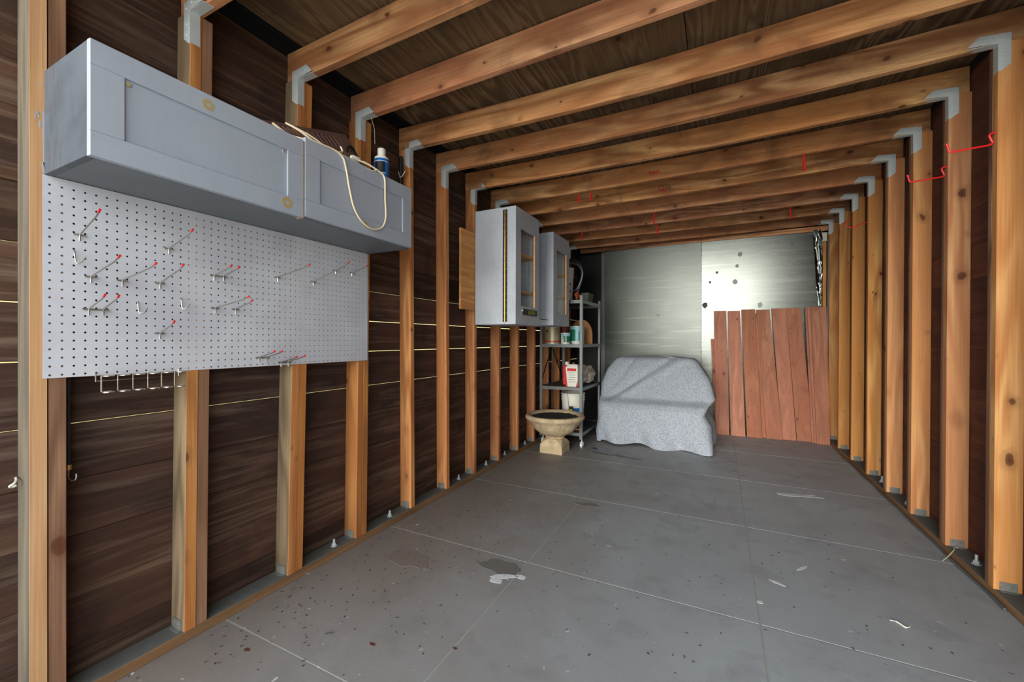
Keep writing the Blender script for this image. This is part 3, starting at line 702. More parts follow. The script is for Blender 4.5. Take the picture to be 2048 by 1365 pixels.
# ================================================================== TALL WALL CABINETS
def tall_cab(y0, y1, z0, z1, wy0, wy1, wz0, wz1, shelves, label, side_w, hinge=True):
    x0, xf = XL+.024, -1.376; t = .016; xs_ = side_w
    c = thing('tool_cabinet', ((x0+xf)/2, (y0+y1)/2, z0), label, 'cabinet', 'tall grey tool cabinets')
    part(c, 'side_panel', M['paint2'], (x0, xs_, y0, y0+t, z0, z1)); part(c, 'side_panel', M['paint2'], (x0, xs_, y1-t, y1, z0, z1))
    part(c, 'top_panel', M['paint2'], (x0, xs_, y0+t, y1-t, z1-t, z1)); part(c, 'bottom_panel', M['paint2'], (x0, xs_, y0+t, y1-t, z0, z0+t))
    part(c, 'back_panel', M['paint_in'], (x0, x0+.006, y0+t, y1-t, z0+t, z1-t))
    d = part(c, 'door', M['paint2'], (xs_+.002, xf-.014, y0, y0+t, z0, z1), (xs_+.002, xf-.014, y1-t, y1, z0, z1), (xs_+.002, xf-.014, y0+t, y1-t, z1-t, z1), (xs_+.002, xf-.014, y0+t, y1-t, z0, z0+t),
        (xf-.0138, xf, y0, wy0, z0, z1), (xf-.0138, xf, wy1, y1, z0, z1), (xf-.0138, xf, wy0+.0003, wy1-.0003, z0, wz0), (xf-.0138, xf, wy0+.0003, wy1-.0003, wz1, z1), bevel=.0005)
    part(d, 'glass_pane', M['glass'], (xf-.019, xf-.016, wy0-.008, wy1+.008, wz0-.008, wz1+.008), bevel=0)
    part(d, 'wood_stop', M['bare'], (xf-.0138, xf+.0015, wy1-.012, wy1-.0006, wz0+.001, wz1-.001))
    for s_ in shelves: part(c, 'shelf', M['bare'], (x0+.01, xf-.03, y0+t+.001, y1-t-.001, s_, s_+.02))
    if hinge:
        for xa in (xs_-.018, xs_+.004): part(c, 'hinge_leaf', M['bronze'], (xa, xa+.016, y0-.002, y0-.0002, z0+.02, z1-.02), bevel=0)
        bm = BM(); tube(bm, [(xs_+.001, y0-.005, z0+.02), (xs_+.001, y0-.005, z1-.02)], .0045, 8); obj('hinge_pin', bm, M['brass'], c, smooth=True)
        bm = BM()
        for k in range(18):
            for xa in (xs_-.010, xs_+.012): lathe(bm, [(.0035, 0), (.002, -.002)], (xa, y0-.002, z0+.04+k*(z1-z0-.08)/17), 6, 1)
        obj('hinge_screws', bm, M['silverdot'], c)['kind'] = 'stuff'
    return c
ca = tall_cab(2.812, 3.262, 1.240, 2.138, 2.905, 3.185, 1.385, 1.985, (1.50, 1.795), 'nearer tall grey tool cabinet with glazed door and long brass piano hinge', -1.468)
cb = tall_cab(3.606, 4.056, 1.258, 2.125, 3.70, 3.98, 1.375, 1.975, (1.53, 1.76), 'farther tall grey tool cabinet with glazed door, small wire latch on its side', -1.455, hinge=False)
# pull tag of cabinet A
bm = BM(); box(bm, -1.3755, -1.367, 2.93, 3.205, 1.318, 1.364); ta = obj('black_pull', bm, M['black'], ca, bevel=.002)
part(ta, 'tag_label', M['olive'], (-1.3668, -1.3655, 3.03, 3.16, 1.326, 1.356), bevel=0)
bm = BM(); lathe(bm, [(.012, 0), (.009, .008)], (-1.376, 2.93, 1.352), 10, 0); obj('screw_head', bm, M['silverdot'], ca)
bm = BM(); tube(bm, [(-1.50, 3.603, 1.315), (-1.50, 3.598, 1.318), (-1.485, 3.596, 1.312), (-1.43, 3.596, 1.31), (-1.43, 3.603, 1.302)], .003, 6); obj('latch_hook', bm, M['wire'], cb)
for y, z, w in ((2.99, 1.82, .02), (2.99, 1.53, .02)):   # wooden clamps in the nearer cabinet
    cl = thing('wooden_clamp', (-1.50, y, z), 'wooden screw clamp standing on the %s shelf inside the nearer glazed cabinet' % ('upper' if z > 1.7 else 'lower'), 'clamp')
    for dz in (.03, .085): part(cl, 'jaw', M['bare'], (-1.58, -1.42, y-.02, y+.02, z+dz, z+dz+.03))
    bm = BM(); tube(bm, [(-1.46, y, z-.001), (-1.46, y, z+.135)], .006, 8); obj('screw', bm, M['bronze'], cl)
cz_ = part(wl, 'cleat_board', M['cleat'], (XL+.001, XL+.020, 2.617, 3.50, 1.354, 1.967), bevel=.001)
part(wl, 'cleat_board', M['cleat'], (XL+.001, XL+.020, 3.55, 4.10, 1.354, 1.967), bevel=.001)

# ================================================================== SHELVING UNIT
su = thing('shelving_unit', (-1.50, 4.5, 0), 'grey steel rolling shelving unit standing in the back left corner', 'shelf')
px0, px1, py0, py1 = -1.735, -1.262, 4.145, 4.875
def angle_post(x, y, sx, sy, z0, z1, mat='rack'):
    bm = BM(); t = .003; w = .028
    box(bm, *sorted((x, x+sx*w)), *sorted((y, y+sy*t)), z0, z1); box(bm, *sorted((x, x+sx*t)), *sorted((y+sy*t, y+sy*w)), z0, z1)
    obj('post', bm, M[mat], su)
for x, sx in ((px0, 1), (px1, -1)):
    for y, sy in ((py0, 1), (py1, -1)): angle_post(x, y, sx, sy, .09, 1.585)
for z in (.155, .625, 1.075, 1.535):
    part(su, 'shelf_board', M['rackdark'], (px0+.004, px1-.004, py0+.004, py1-.004, z-.004, z), bevel=0)
    part(su, 'shelf_rim', M['rack'], (px0, px1, py0-.002, py0, z-.032, z+.002), (px0, px1, py1, py1+.002, z-.032, z+.002), (px0-.002, px0, py0, py1, z-.032, z+.002), (px1, px1+.002, py0, py1, z-.032, z+.002), bevel=0)
bm = BM(); box(bm, px0+.0045, px0+.012, 4.49, 4.51, .155, 1.50); obj('centre_strut', bm, M['rack'], su)
for a, b in (((px0+.006, 4.18, .68), (px0+.006, 4.49, 1.04)), ((px0+.006, 4.84, .66), (px0+.006, 4.51, 1.04))):
    bm = BM(); tube(bm, [a, b], .006, 6); obj('brace', bm, M['black'], su)
for x in (px0+.02, px1-.02):
    for y in (py0+.02, py1-.02):
        bm = BM(); lathe(bm, [(.03, -.011), (.03, .011)], (x+.012, y, .0305), 16, 0); box(bm, x-.004, x+.030, y-.012, y+.012, .058, .062); box(bm, x-.004, x-.001, y-.012, y+.012, .03, .058); box(bm, x+.0265, x+.030, y-.012, y+.012, .03, .058); tube(bm, [(x+.012, y, .06), (x+.012, y, .09)], .006, 8)
        obj('caster', bm, M['steel'], su)

def can(name, c, r, h, mat, label, cat='can', rim='steel', seg=28):
    t = thing(name, c, label, cat)
    bm = BM(); lathe(bm, [(r, 0), (r, h)], c, seg); obj('body', bm, M[mat], t, smooth=True)
    for z in (0.0, h):
        bm = BM(); lathe(bm, [(r-.003, z-.001), (r+.003, z-.001), (r+.003, z+.005), (r-.004, z+.005)], (c[0], c[1], c[2]+.001), seg); obj('rim', bm, M[rim], t, smooth=True)
    return t
z2 = 1.0765
c = (-1.633, 4.27, z2); t = can('paint_can', c, .083, .178, 'beige', 'beige paint can with a red stripe, leftmost on the second shelf')
wrap(t, 'stripe', M['red'], c, .0838, -170, 10, z2+.022, z2+.034, 20)
wrap(t, 'lid_spot', M['black'], c, .0838, -125, -110, z2+.125, z2+.15)
wrap(t, 'drip', M['white'], c, .0838, -78, -72, z2+.05, z2+.10)
c = (-1.477, 4.24, z2); t = can('paint_can', c, .050, .115, 'white', 'small white can with aqua and green label, in the middle of the second shelf')
wrap(t, 'label', M['aqua'], c, 0.0508, -120, 20, z2+.06, z2+.11); wrap(t, 'label', M['teal'], c, 0.0510, -95, 10, z2+.02, z2+.085)
wrap(t, 'label_gap', M['white'], c, 0.0513, -70, -60, z2+.02, z2+.085)
c = (-1.548, 4.41, z2); can('rusty_can', c, .054, .20, 'rustcan', 'rusty red-brown can standing behind the small white can on the second shelf', rim='rustcan')
c = (-1.399, 4.40, z2); t = can('paint_pail', c, .078, .19, 'aqua', 'aqua paint pail with green label and wire handle, rightmost on the second shelf', 'pail')
wrap(t, 'label', M['teal'], c, 0.0788, -150, -85, z2+.035, z2+.16); wrap(t, 'band', M['white'], c, 0.0788, -170, 20, z2+.004, z2+.034); wrap(t, 'label', M['teal'], c, 0.0789, -60, -20, z2+.035, z2+.14)
bm = BM(); tube(bm, [(c[0]+.083*math.cos(a), c[1], z2+.165+.083*math.sin(a)) for a in [k*PI/14 for k in range(15)]], .002, 6); obj('handle', bm, M['wire'], t, smooth=True)
bm = BM(); n = 12
A_ = [bm.verts.new((-1.42+.13*math.cos(k*PI/n), 4.62, z2+.11+.17*math.sin(k*PI/n))) for k in range(n+1)]+[bm.verts.new((-1.55, 4.62, z2)), bm.verts.new((-1.29, 4.62, z2))]
r = bmesh.ops.extrude_face_region(bm, geom=[bm.faces.new(A_)]); bmesh.ops.translate(bm, verts=[v for v in r['geom'] if isinstance(v, bmesh.types.BMVert)], vec=(0, .012, 0))
tag(obj('round_top_board', bm, M['tan']), 'tan wooden board with rounded top standing behind the aqua pail', 'board')
# third shelf
z3 = .6265
t = thing('solvent_can', (-1.40, 4.23, z3), 'rectangular white and red metal solvent can at the front of the third shelf', 'can')
bm = BM(); hexa(bm, [(-1.455, 4.19, z3), (-1.325, 4.19, z3), (-1.325, 4.26, z3), (-1.455, 4.26, z3)], [(-1.455, 4.19, z3+.205), (-1.325, 4.19, z3+.205), (-1.325, 4.26, z3+.205), (-1.455, 4.26, z3+.205)])
hexa(bm, [(-1.455, 4.19, z3+.205), (-1.325, 4.19, z3+.205), (-1.325, 4.26, z3+.205), (-1.455, 4.26, z3+.205)], [(-1.43, 4.205, z3+.235), (-1.335, 4.205, z3+.235), (-1.335, 4.245, z3+.235), (-1.43, 4.245, z3+.235)])
obj('body', bm, M['white'], t)
part(t, 'label_top', M['red'], (-1.44, -1.34, 4.1885, 4.1898, z3+.165, z3+.195), bevel=0)
bm = BM(); vs = [bm.verts.new(p) for p in ((-1.4555, 4.1885, z3), (-1.435, 4.1885, z3), (-1.4555, 4.1885, z3+.19))]; bm.faces.new(vs); vs = [bm.verts.new(p) for p in ((-1.3245, 4.1885, z3), (-1.345, 4.1885, z3), (-1.3245, 4.1885, z3+.07))]; bm.faces.new(vs); obj('label_edge', bm, M['red'], t)
for k in range(5): part(t, 'text_line', M['rackdark'], (-1.425, -1.35, 4.1886, 4.1897, z3+.05+k*.024, z3+.0535+k*.024), bevel=0)
bm = BM(); lathe(bm, [(.016, 0), (.016, .02)], (-1.38, 4.225, z3+.235), 12); obj('cap', bm, M['rust'], t)
t = thing('red_bottle', (-1.50, 4.34, z3), 'red plastic bottle with white cap behind the solvent can', 'bottle')
part(t, 'body', M['red'], (-1.535, -1.445, 4.31, 4.38, z3, z3+.22), bevel=.01)
bm = BM(); lathe(bm, [(.022, 0), (.022, .035)], (-1.495, 4.345, z3+.22), 14); obj('cap', bm, M['white'], t)
bm = BM(); bmesh.ops.create_icosphere(bm, subdivisions=4, radius=1)
for v in bm.verts:
    n_ = noise.fractal(v.co*2.2, 1, 2, 4); v.co = Vector((v.co.x*.085, v.co.y*.19, max(v.co.z, -.55)*.12))*(1+.35*n_)
mnz = min(v.co.z for v in bm.verts); bmesh.ops.translate(bm, verts=bm.verts, vec=(-1.36, 4.60, z3+.001-mnz))
tag(obj('crumpled_drop_cloth', bm, M['paper'], smooth=True), 'crumpled pale plastic drop cloth on the third shelf behind the solvent can', 'cloth')
# bottom shelf
z4 = .1565
def bucket(c, r0, r1, h, label, lbl=True):
    t = thing('white_bucket', c, label, 'bucket')
    bm = BM(); lathe(bm, [(r0, 0), (r1, h*.78), (r1+.006, h*.78), (r1+.006, h*.81), (r1+.001, h*.81), (r1+.001, h*.87), (r1+.007, h*.87), (r1+.007, h*.9), (r1+.002, h*.9), (r1+.003, h*.97), (r1+.008, h*.97), (r1+.008, h), (r1-.004, h), (r1-.006, h*.9)], c, 32)
    obj('body', bm, M['white'], t, smooth=True); return t
c = (-1.478, 4.51, z4); t = bucket(c, .110, .128, .37, 'white five-gallon bucket with blue label on the bottom shelf')
wrap(t, 'label', M['blue'], c, .1265, -75, -10, z4+.06, z4+.21); wrap(t, 'label_mark', M['yellow'], c, .1270, -48, -38, z4+.10, z4+.15)
bm = BM(); tube(bm, [(c[0]+.135*math.cos(a), c[1]-.135, z4+.29-.12*math.sin(a)) for a in [math.radians(k) for k in range(180, 270, 10)]]+[(c[0], c[1]-.135, z4+.17)], .0025, 6); obj('handle', bm, M['wire'], t, smooth=True)
t = thing('oil_bottle', (-1.385, 4.20, z4), 'yellow oil bottle with black cap on the bottom shelf behind the stone planter', 'bottle')
bm = BM(); lathe(bm, [(.04, 0), (.042, .02), (.042, .16), (.018, .20), (.018, .215)], (-1.43, 4.29, z4), 16); obj('body', bm, M['yellow'], t, smooth=True)
bm = BM(); lathe(bm, [(.021, .215), (.021, .245)], (-1.43, 4.29, z4), 14); obj('cap', bm, M['black'], t)
bm = BM(); tube(bm, spline([(-1.40, 4.27, z4+.12), (-1.33, 4.25, z4+.13), (-1.315, 4.245, z4+.03), (-1.35, 4.25, z4+.012), (-1.40, 4.27, z4+.02)], 6), .009, 8); obj('handle', bm, M['yellow'], t, smooth=True)
# top shelf
z1_ = 1.5365
c = (-1.557, 4.35, z1_); t = bucket(c, .112, .125, .37, 'white bucket with black lettering on the top shelf, half hidden by the farther cabinet')
def text_part(parent, s, size, pos, rot, mat):
    cu = bpy.data.curves.new('lettering', 'FONT'); cu.body = s; cu.size = size; cu.extrude = .0006
    tmp = bpy.data.objects.new('tmp', cu); COL.objects.link(tmp); dg = bpy.context.evaluated_depsgraph_get()
    me = bpy.data.meshes.new_from_object(tmp.evaluated_get(dg)); bpy.data.objects.remove(tmp)
    me.materials.clear(); me.materials.append(mat); me.name = 'lettering'
    o = bpy.data.objects.new('lettering', me); COL.objects.link(o); o.parent = parent
    o.location = Vector(pos)-WP[parent.name]; o.rotation_euler = rot; WP[o.name] = Vector(pos); return o
for k, ch in enumerate('LE'):
    a = math.radians(-22); rr = .1245
    text_part(t, ch, .075, (c[0]+rr*math.cos(a), c[1]+rr*math.sin(a), z1_+.10+k*.07), (PI/2, -PI/2, a+PI/2), M['black'])
hs = thing('coiled_hose', (-1.40, 4.47, z1_), 'grey and black coiled hose standing in and behind the lettered bucket', 'hose')
for k, (rx, rz, dy, m) in enumerate(((.115, .20, 0, 'hose'), (.10, .17, .03, 'black'), (.12, .16, -.02, 'rack'))):
    bm = BM(); tube(bm, [(-1.50+rx*math.cos(a)+.01*math.sin(3*a), 4.535+dy, z1_+.30+rz*math.sin(a)) for a in [q*2*PI/28 for q in range(28)]], .013, 8, closed=True); obj('coil', bm, M[m], hs, smooth=True)
oc = thing('orange_cord_coil', (-1.315, 4.22, z1_), 'orange coiled cord at the front right corner of the top shelf', 'cord')
for k in range(5):
    bm = BM(); R0 = .038-.002*k; tube(bm, [(-1.345+.0+.010*math.sin(2*a+k)+k*.002, 4.225+R0*math.cos(a)*1.1, z1_+.048+R0*math.sin(a)+.004*k) for a in [q*2*PI/18 for q in range(18)]], .007, 6, closed=True); obj('coil', bm, M['orange'] if k % 2 == 0 else M['rustcan'], oc, smooth=True)
bm = BM(); hexa(bm, [(-1.35, 4.42, z1_), (-1.28, 4.42, z1_), (-1.28, 4.58, z1_), (-1.35, 4.58, z1_)], [(-1.36, 4.40, z1_+.10), (-1.27, 4.40, z1_+.10), (-1.27, 4.60, z1_+.10), (-1.36, 4.60, z1_+.10)])
tag(obj('plastic_tub', bm, M['greenbox']), 'small dark olive tub on the top shelf behind the orange cord', 'tub')
bm = BM(); box(bm, -1.36, -1.28, 4.64, 4.84, z1_, z1_+.012); tag(obj('wood_scrap', bm, M['redboard']), 'flat reddish wood scrap on the rear right corner of the top shelf', 'wood')

# ================================================================== STONE PLANTER
uc = (-1.475, 3.92, 0)
u = thing('stone_planter', uc, 'weathered cast stone urn planter standing on the floor before the shelving unit', 'planter')
bm = BM()
b, t_ = .115, .108
def sqring(s, z, ch): return [(uc[0]+x, uc[1]+y, z) for x, y in ((-s+ch, -s), (s-ch, -s), (s, -s+ch), (s, s-ch), (s-ch, s), (-s+ch, s), (-s, s-ch), (-s, -s+ch))]
rings = [[bm.verts.new(p) for p in sqring(s, z, ch)] for s, z, ch in ((.118, 0, .004), (.116, .085, .004), (.104, .115, .02), (.090, .135, .04), (.078, .142, .045))]
for A_, B_ in zip(rings, rings[1:]):
    for k in range(8): bm.faces.new((A_[k], A_[(k+1) % 8], B_[(k+1) % 8], B_[k]))
bm.faces.new(rings[0][::-1]); bm.faces.new(rings[-1]); obj('pedestal', bm, M['urn'], u, bevel=.003)
bm = BM(); prof = [(.086, .140), (.098, .146), (.098, .154), (.088, .160), (.115, .172), (.155, .192), (.195, .222), (.222, .258), (.235, .292), (.240, .305), (.270, .312), (.276, .322), (.282, .326), (.295, .340), (.297, .356), (.290, .370), (.276, .376), (.262, .374), (.240, .362), (.225, .345)]
S_ = 64; rings = []
for r, z in prof:
    ring = []
    for k in range(S_):
        a = 2*PI*k/S_; f = 1+(.018*math.cos(22*a) if .17 < z < .30 else 0); ring.append(bm.verts.new((uc[0]+r*f*math.cos(a), uc[1]+r*f*math.sin(a), z)))
    rings.append(ring)
for A_, B_ in zip(rings, rings[1:]):
    for k in range(S_): bm.faces.new((A_[k], A_[(k+1) % S_], B_[(k+1) % S_], B_[k]))
obj('bowl', bm, M['urn'], u, smooth=True)
bm = BM(); rs = [0.001, .06, .12, .18, .2335]; prev = None
for i, r in enumerate(rs):
    ring = [bm.verts.new((uc[0]+r*math.cos(k*2*PI/40), uc[1]+r*math.sin(k*2*PI/40), .352+.006*noise.noise(Vector((r*20*math.cos(k*2*PI/40), r*20*math.sin(k*2*PI/40), 1))))) for k in range(40)]
    if prev:
        for k in range(40): bm.faces.new((prev[k], prev[(k+1) % 40], ring[(k+1) % 40], ring[k]))
    prev = ring
obj('soil', bm, M['dark_soil'], u, smooth=True)

# ================================================================== BLANKET
def interp(tab, z):
    for (a, va), (b, vb) in zip(tab, tab[1:]):
        if z <= b: f = (z-a)/(b-a) if b > a else 0; return va+(vb-va)*f
    return tab[-1][1]
bm = BM()
YF = [(0, 4.47), (.20, 4.50), (.38, 4.53), (.43, 4.565), (.455, 4.62), (.48, 4.68), (.60, 4.76), (.80, 4.88), (.90, 4.95), (.95, 5.05)]
X0 = [(0, -1.232), (.12, -1.245), (.25, -1.215), (.42, -1.21), (.62, -1.232), (.78, -1.19), (.88, -1.13), (.93, -1.08)]
X1 = [(0, -.05), (.10, -.035), (.25, -.05), (.36, -.12), (.44, -.09), (.50, -.03), (.70, -.09), (.88, -.20), (.93, -.26)]
YBK = 5.22; NZ, NU = 60, 180; rings = []
for j in range(NZ+1):
    q = j/NZ; z = .003+.915*q
    ring = []
    for k in range(NU):
        s = k/NU*4; side = int(s); f = s-side
        def shape(z):
            x0, x1, yf, yb = interp(X0, z), interp(X1, z), interp(YF, z), YBK-.12*max(0, z-.7)
            rr = .07
            P = [((x0+rr, yf), (x1-rr, yf)), ((x1, yf+rr), (x1, yb-rr)), ((x1-rr, yb), (x0+rr, yb)), ((x0, yb-rr), (x0, yf+rr))]
            A_, B_ = P[side]
            if f < .86: g = f/.86; return Vector((A_[0]+(B_[0]-A_[0])*g, A_[1]+(B_[1]-A_[1])*g, z))
            g = (f-.86)/.14*PI/2
            cs = [(x1-rr, yf+rr), (x1-rr, yb-rr), (x0+rr, yb-rr), (x0+rr, yf+rr)][side]; a = side*PI/2-PI/2+g
            return Vector((cs[0]+rr*math.cos(a), cs[1]+rr*math.sin(a), z))
        p = shape(z); low = max(0, 1-z/.42)
        per = (p.x*7+p.y*5)
        ox, oy = p.x+.64, p.y-4.85; L = max(.1, math.hypot(ox, oy*1.6))
        amp = (.016+.02*low)*math.sin(per*2.1+1.3*math.sin(z*4))*(.4+low) + .010*noise.noise(Vector((p.x*3.5, p.y*3.5, z*3)))*1.6
        if side == 0:
            # diagonal crease on the upper half, tuck right of the middle
            if z > .45:
                dd = (p.x+1.12)-(z-.47)*1.45; amp += -.032*math.exp(-(dd/.05)**2)+.022*math.exp(-((dd-.12)/.07)**2)
                dd = (p.x+1.20)-(z-.45)*.7; amp += -.018*math.exp(-(dd/.035)**2)
            dd = p.x+.60-(z-.42)*.5; amp += -.012*math.exp(-(dd/.04)**2)*math.exp(-((z-.40)/.07)**2)
        p.x += ox/L*amp*.6; p.y += (oy/L*amp if side != 0 else -amp)
        if p.x < -1.235: p.x = -1.235
        zo = p.z
        if j < 14:   # uneven hem
            hem = .012+.016*math.sin(p.x*6.1+1.0)+.010*math.sin(p.x*15) if side == 0 else .012
            hem = max(.002, hem); p.z = hem+(z-.003)*(1-hem/.21)
            if side == 0: p.y -= .10*max(0, (p.x+.45))*(1-j/14)
        ring.append(bm.verts.new(p))
    rings.append(ring)
for A_, B_ in zip(rings, rings[1:]):
    for k in range(NU): bm.faces.new((A_[k], A_[(k+1) % NU], B_[(k+1) % NU], B_[k]))
# rounded top
ctr = Vector((-.68, 5.1, .90)); prev = rings[-1]
for i in range(1, 7):
    f = i/6; ring = []
    for v in rings[-1]:
        p = v.co.lerp(ctr, f*.97); p.z = v.co.z+.022*math.sin(f*PI/2)+.008*noise.noise(Vector((p.x*5, p.y*5, 2))); ring.append(bm.verts.new(p))
    for k in range(NU): bm.faces.new((prev[k], prev[(k+1) % NU], ring[(k+1) % NU], ring[k]))
    prev = ring
bm.faces.new(prev)
tag(obj('moving_blanket', bm, M['blanket'], smooth=True), 'grey speckled felt blanket draped over furniture against the metal back wall', 'blanket')

# ================================================================== RED BOARDS
def lean_board(bx0, bx1, by, tx0, tx1, ty, tz, label, th=.018, mat='redboard'):
    d = Vector((0, ty-by, tz)).normalized(); n_ = Vector((0, d.z, -d.y))*th
    bm = BM(); A_ = [Vector((bx0, by, 0)), Vector((bx1, by, 0)), Vector((bx1, by, 0))+n_, Vector((bx0, by, 0))+n_]
    k = -n_.z+.0005
    for v in A_: v.z += k
    B_ = [Vector((tx0, ty, tz)), Vector((tx1, ty, tz)), Vector((tx1, ty, tz))+n_, Vector((tx0, ty, tz))+n_]
    for v in B_: v.z += k
    hexa(bm, A_, B_)
    tag(obj('red_board', bm, M[mat], bevel=.0015), label, 'board', 'red stained boards leaning on the back wall')
lean_board(-.030, .10, 5.535, -.091, .05, 5.665, 1.134, 'short red board mostly hidden behind the leftmost full-length red board')
lean_board(-.026, .113, 5.500, -.059, .078, 5.648, 1.478, 'leftmost full-length red stained board leaning on the back wall')
lean_board(.127, .278, 5.500, .091, .223, 5.648, 1.474, 'second full-length red board from the left, with wavy grain and worn middle')
lean_board(.294, .444, 5.500, .238, .379, 5.648, 1.487, 'third full-length red board from the left, narrow gap beside its top')
lean_board(.36, .500, 5.545, .385, .525, 5.670, 1.44, 'red board seen only as a sliver between the third and fourth boards')
lean_board(.489, .643, 5.512, .392, .525, 5.650, 1.480, 'fourth full-length red board from the left, tilted to the left')
lean_board(.64, .776, 5.545, .547, .690, 5.670, 1.492, 'fifth full-length red board from the left, with a pale star-shaped worn knot')
lean_board(.782, .935, 5.553, .691, .829, 5.672, 1.493, 'sixth full-length red board from the left, brighter red, beside the dark gap')
lean_board(.915, 1.02, 5.529, .863, 1.0, 5.646, 1.490, 'red board whose narrow edge shows left of the rightmost board')
lean_board(.934, 1.03, 5.503, .880, 1.01, 5.621, 1.495, 'red board directly behind the rightmost board, showing a thin edge')
lean_board(.950, 1.068, 5.478, .908, 1.052, 5.596, 1.494, 'rightmost red stained board, in front of the others, beside the right wall')

# ================================================================== BACK CORNER BITS
bm = BM(); box(bm, 1.006, 1.070, 5.666, 5.70, 2.23, 2.325); tag(obj('junction_box', bm, M['white'], bevel=.004), 'small white junction box at the top of the back right corner', 'box')
bm = BM(); tube(bm, [(1.066, 5.60, .06), (1.066, 5.60, 2.225)], .008, 8); tag(obj('conduit', bm, M['rack'], smooth=True), 'thin grey conduit running down the back right corner below the white box', 'pipe')
bm = BM(); gr = []
for i in range(15):
    row = []
    for j in range(70):
        f = j/69; z = 2.36-f*.85; u_ = i/14; w = .05+.055*abs(math.sin(f*3.2+.4))
        x = .935+.055*f+u_*w*.9; x = min(x, 1.024)
        y = 5.683-.045*(z-1.48)-.010*abs(noise.noise(Vector((u_*9, z*2.5, 3))))*2-.008*math.sin(u_*14+z*6)
        row.append(bm.verts.new((x+.006*noise.noise(Vector((z*8, u_*3, 1))), y, z)))
    gr.append(row)
for i in range(14):
    for j in range(69): bm.faces.new((gr[i][j], gr[i+1][j], gr[i+1][j+1], gr[i][j+1]))
tag(obj('crumpled_foil', bm, M['foil'], smooth=True), 'strip of crumpled silver foil hanging at the right edge of the metal back wall', 'foil')

# ================================================================== RED HOOKS
def big_hook(y, z, zt, label):
    t = thing('red_storage_hook', (XR, y, z), label, 'hook', 'large red hooks on the right wall studs')
    bm = BM()
    tube(bm, spline([(XR+.012, y, z), (XR-.008, y, z-.001), (XR-.020, y, z-.008), (XR-.016, y, z-.026), (XR-.010, y, z-.044), (XR-.022, y, z-.052)], 5)+[(XR-.085, y, z-.055), (XR-.140, y, z-.058)]+spline([(XR-.144, y, z-.057), (XR-.150, y, z-.050), (XR-.156, y, z-.022)], 4), .0042, 8)
    obj('rod', bm, M['redhook'], t, smooth=True)
    bm = BM(); tube(bm, [(XR-.1565, y, z-.024), (XR-.158, y, z-.018)], .0052, 8); obj('end_cap', bm, M['redhook'], t)
big_hook(2.556, 2.031, 2.0, 'large red coated storage hook on the nearest visible right wall stud')
big_hook(2.990, 2.045, 2.0, 'large red coated storage hook on the second visible right wall stud, set lower')
t = thing('red_loop_hook', (XR, 4.30, 2.07), 'thin red U-shaped hook bent sideways on the fifth right wall stud', 'hook')
bm = BM(); tube(bm, spline([(XR+.01, 4.296, 2.083), (XR-.04, 4.292, 2.076), (XR-.085, 4.290, 2.052), (XR-.125, 4.29, 2.058), (XR-.145, 4.29, 2.085), (XR-.13, 4.30, 2.118), (XR-.10, 4.31, 2.135)], 5), .0035, 8)
obj('rod', bm, M['redhook'], t, smooth=True)

JD = list(zip(JL, JR))
def joist_pt(k, x):
    a, b = JD[k]; f = (x-XL)/(XR-XL); s = (x-SL)/(SR-SL)
    return a+(b-a)*f, ZL(a)+(ZR(b)-ZL(a))*f-SAG[k]*math.sin(PI*max(0, min(1, s)))
def joist_hook(k, x, style, label):
    y, z = joist_pt(k, x)
    bm = BM()
    if style == 2:    # cradle hook screwed into the near face of the joist
        z += .055; t = thing('red_screw_hook', (x, y, z), label, 'hook', 'red hooks screwed into the ceiling joists')
        tube(bm, [(x, y+.01, z), (x, y-.02, z), (x, y-.026, z-.012)], .003, 6)
        r = .034; pts = [(x+r*math.cos(a), y-.028, z+.008+r*.75*math.sin(a)) for a in [math.radians(q) for q in range(190, 351, 16)]]
        tube(bm, pts, .0045, 6)
    else:
        y += .019; t = thing('red_screw_hook', (x, y, z), label, 'hook', 'red hooks screwed into the ceiling joists')
        r, L = ((.018, .095), (.014, .07))[style]
        pts = [(x, y, z+.02), (x, y, z-L*.5), (x, y, z-L)]+[(x, y-r+r*math.cos(a), z-L-r*1.2*math.sin(a)) for a in [math.radians(q) for q in range(20, 181, 20)]]+[(x, y-2*r, z-L*.55)]
        tube(bm, pts, .0052 if style == 0 else .0046, 6)
    obj('hook_rod', bm, M['redhook'], t, smooth=True)
joist_hook(7, -1.04, 1, 'short red hook hanging nearest the grey cabinets, left one of a close pair')
joist_hook(7, -.94, 1, 'short red hook, right one of the close pair beside the grey cabinets')
joist_hook(7, -.45, 2, 'red cradle hook on the face of a joist above the metal wall, upper of two')
joist_hook(8, -.43, 2, 'red cradle hook on the face of the joist behind the upper cradle hook')
joist_hook(7, .51, 0, 'longest red hook hanging from a joist on the right side of the ceiling')
joist_hook(9, -.56, 0, 'long red hook hanging mid-ceiling, in front of a similar one')
joist_hook(10, -.58, 0, 'long red hook hanging mid-ceiling, behind a similar one')
joist_hook(10, -1.38, 1, 'red hook hanging above the corner shelving unit')
joist_hook(10, .60, 0, 'red hook hanging from a far joist near the right wall')

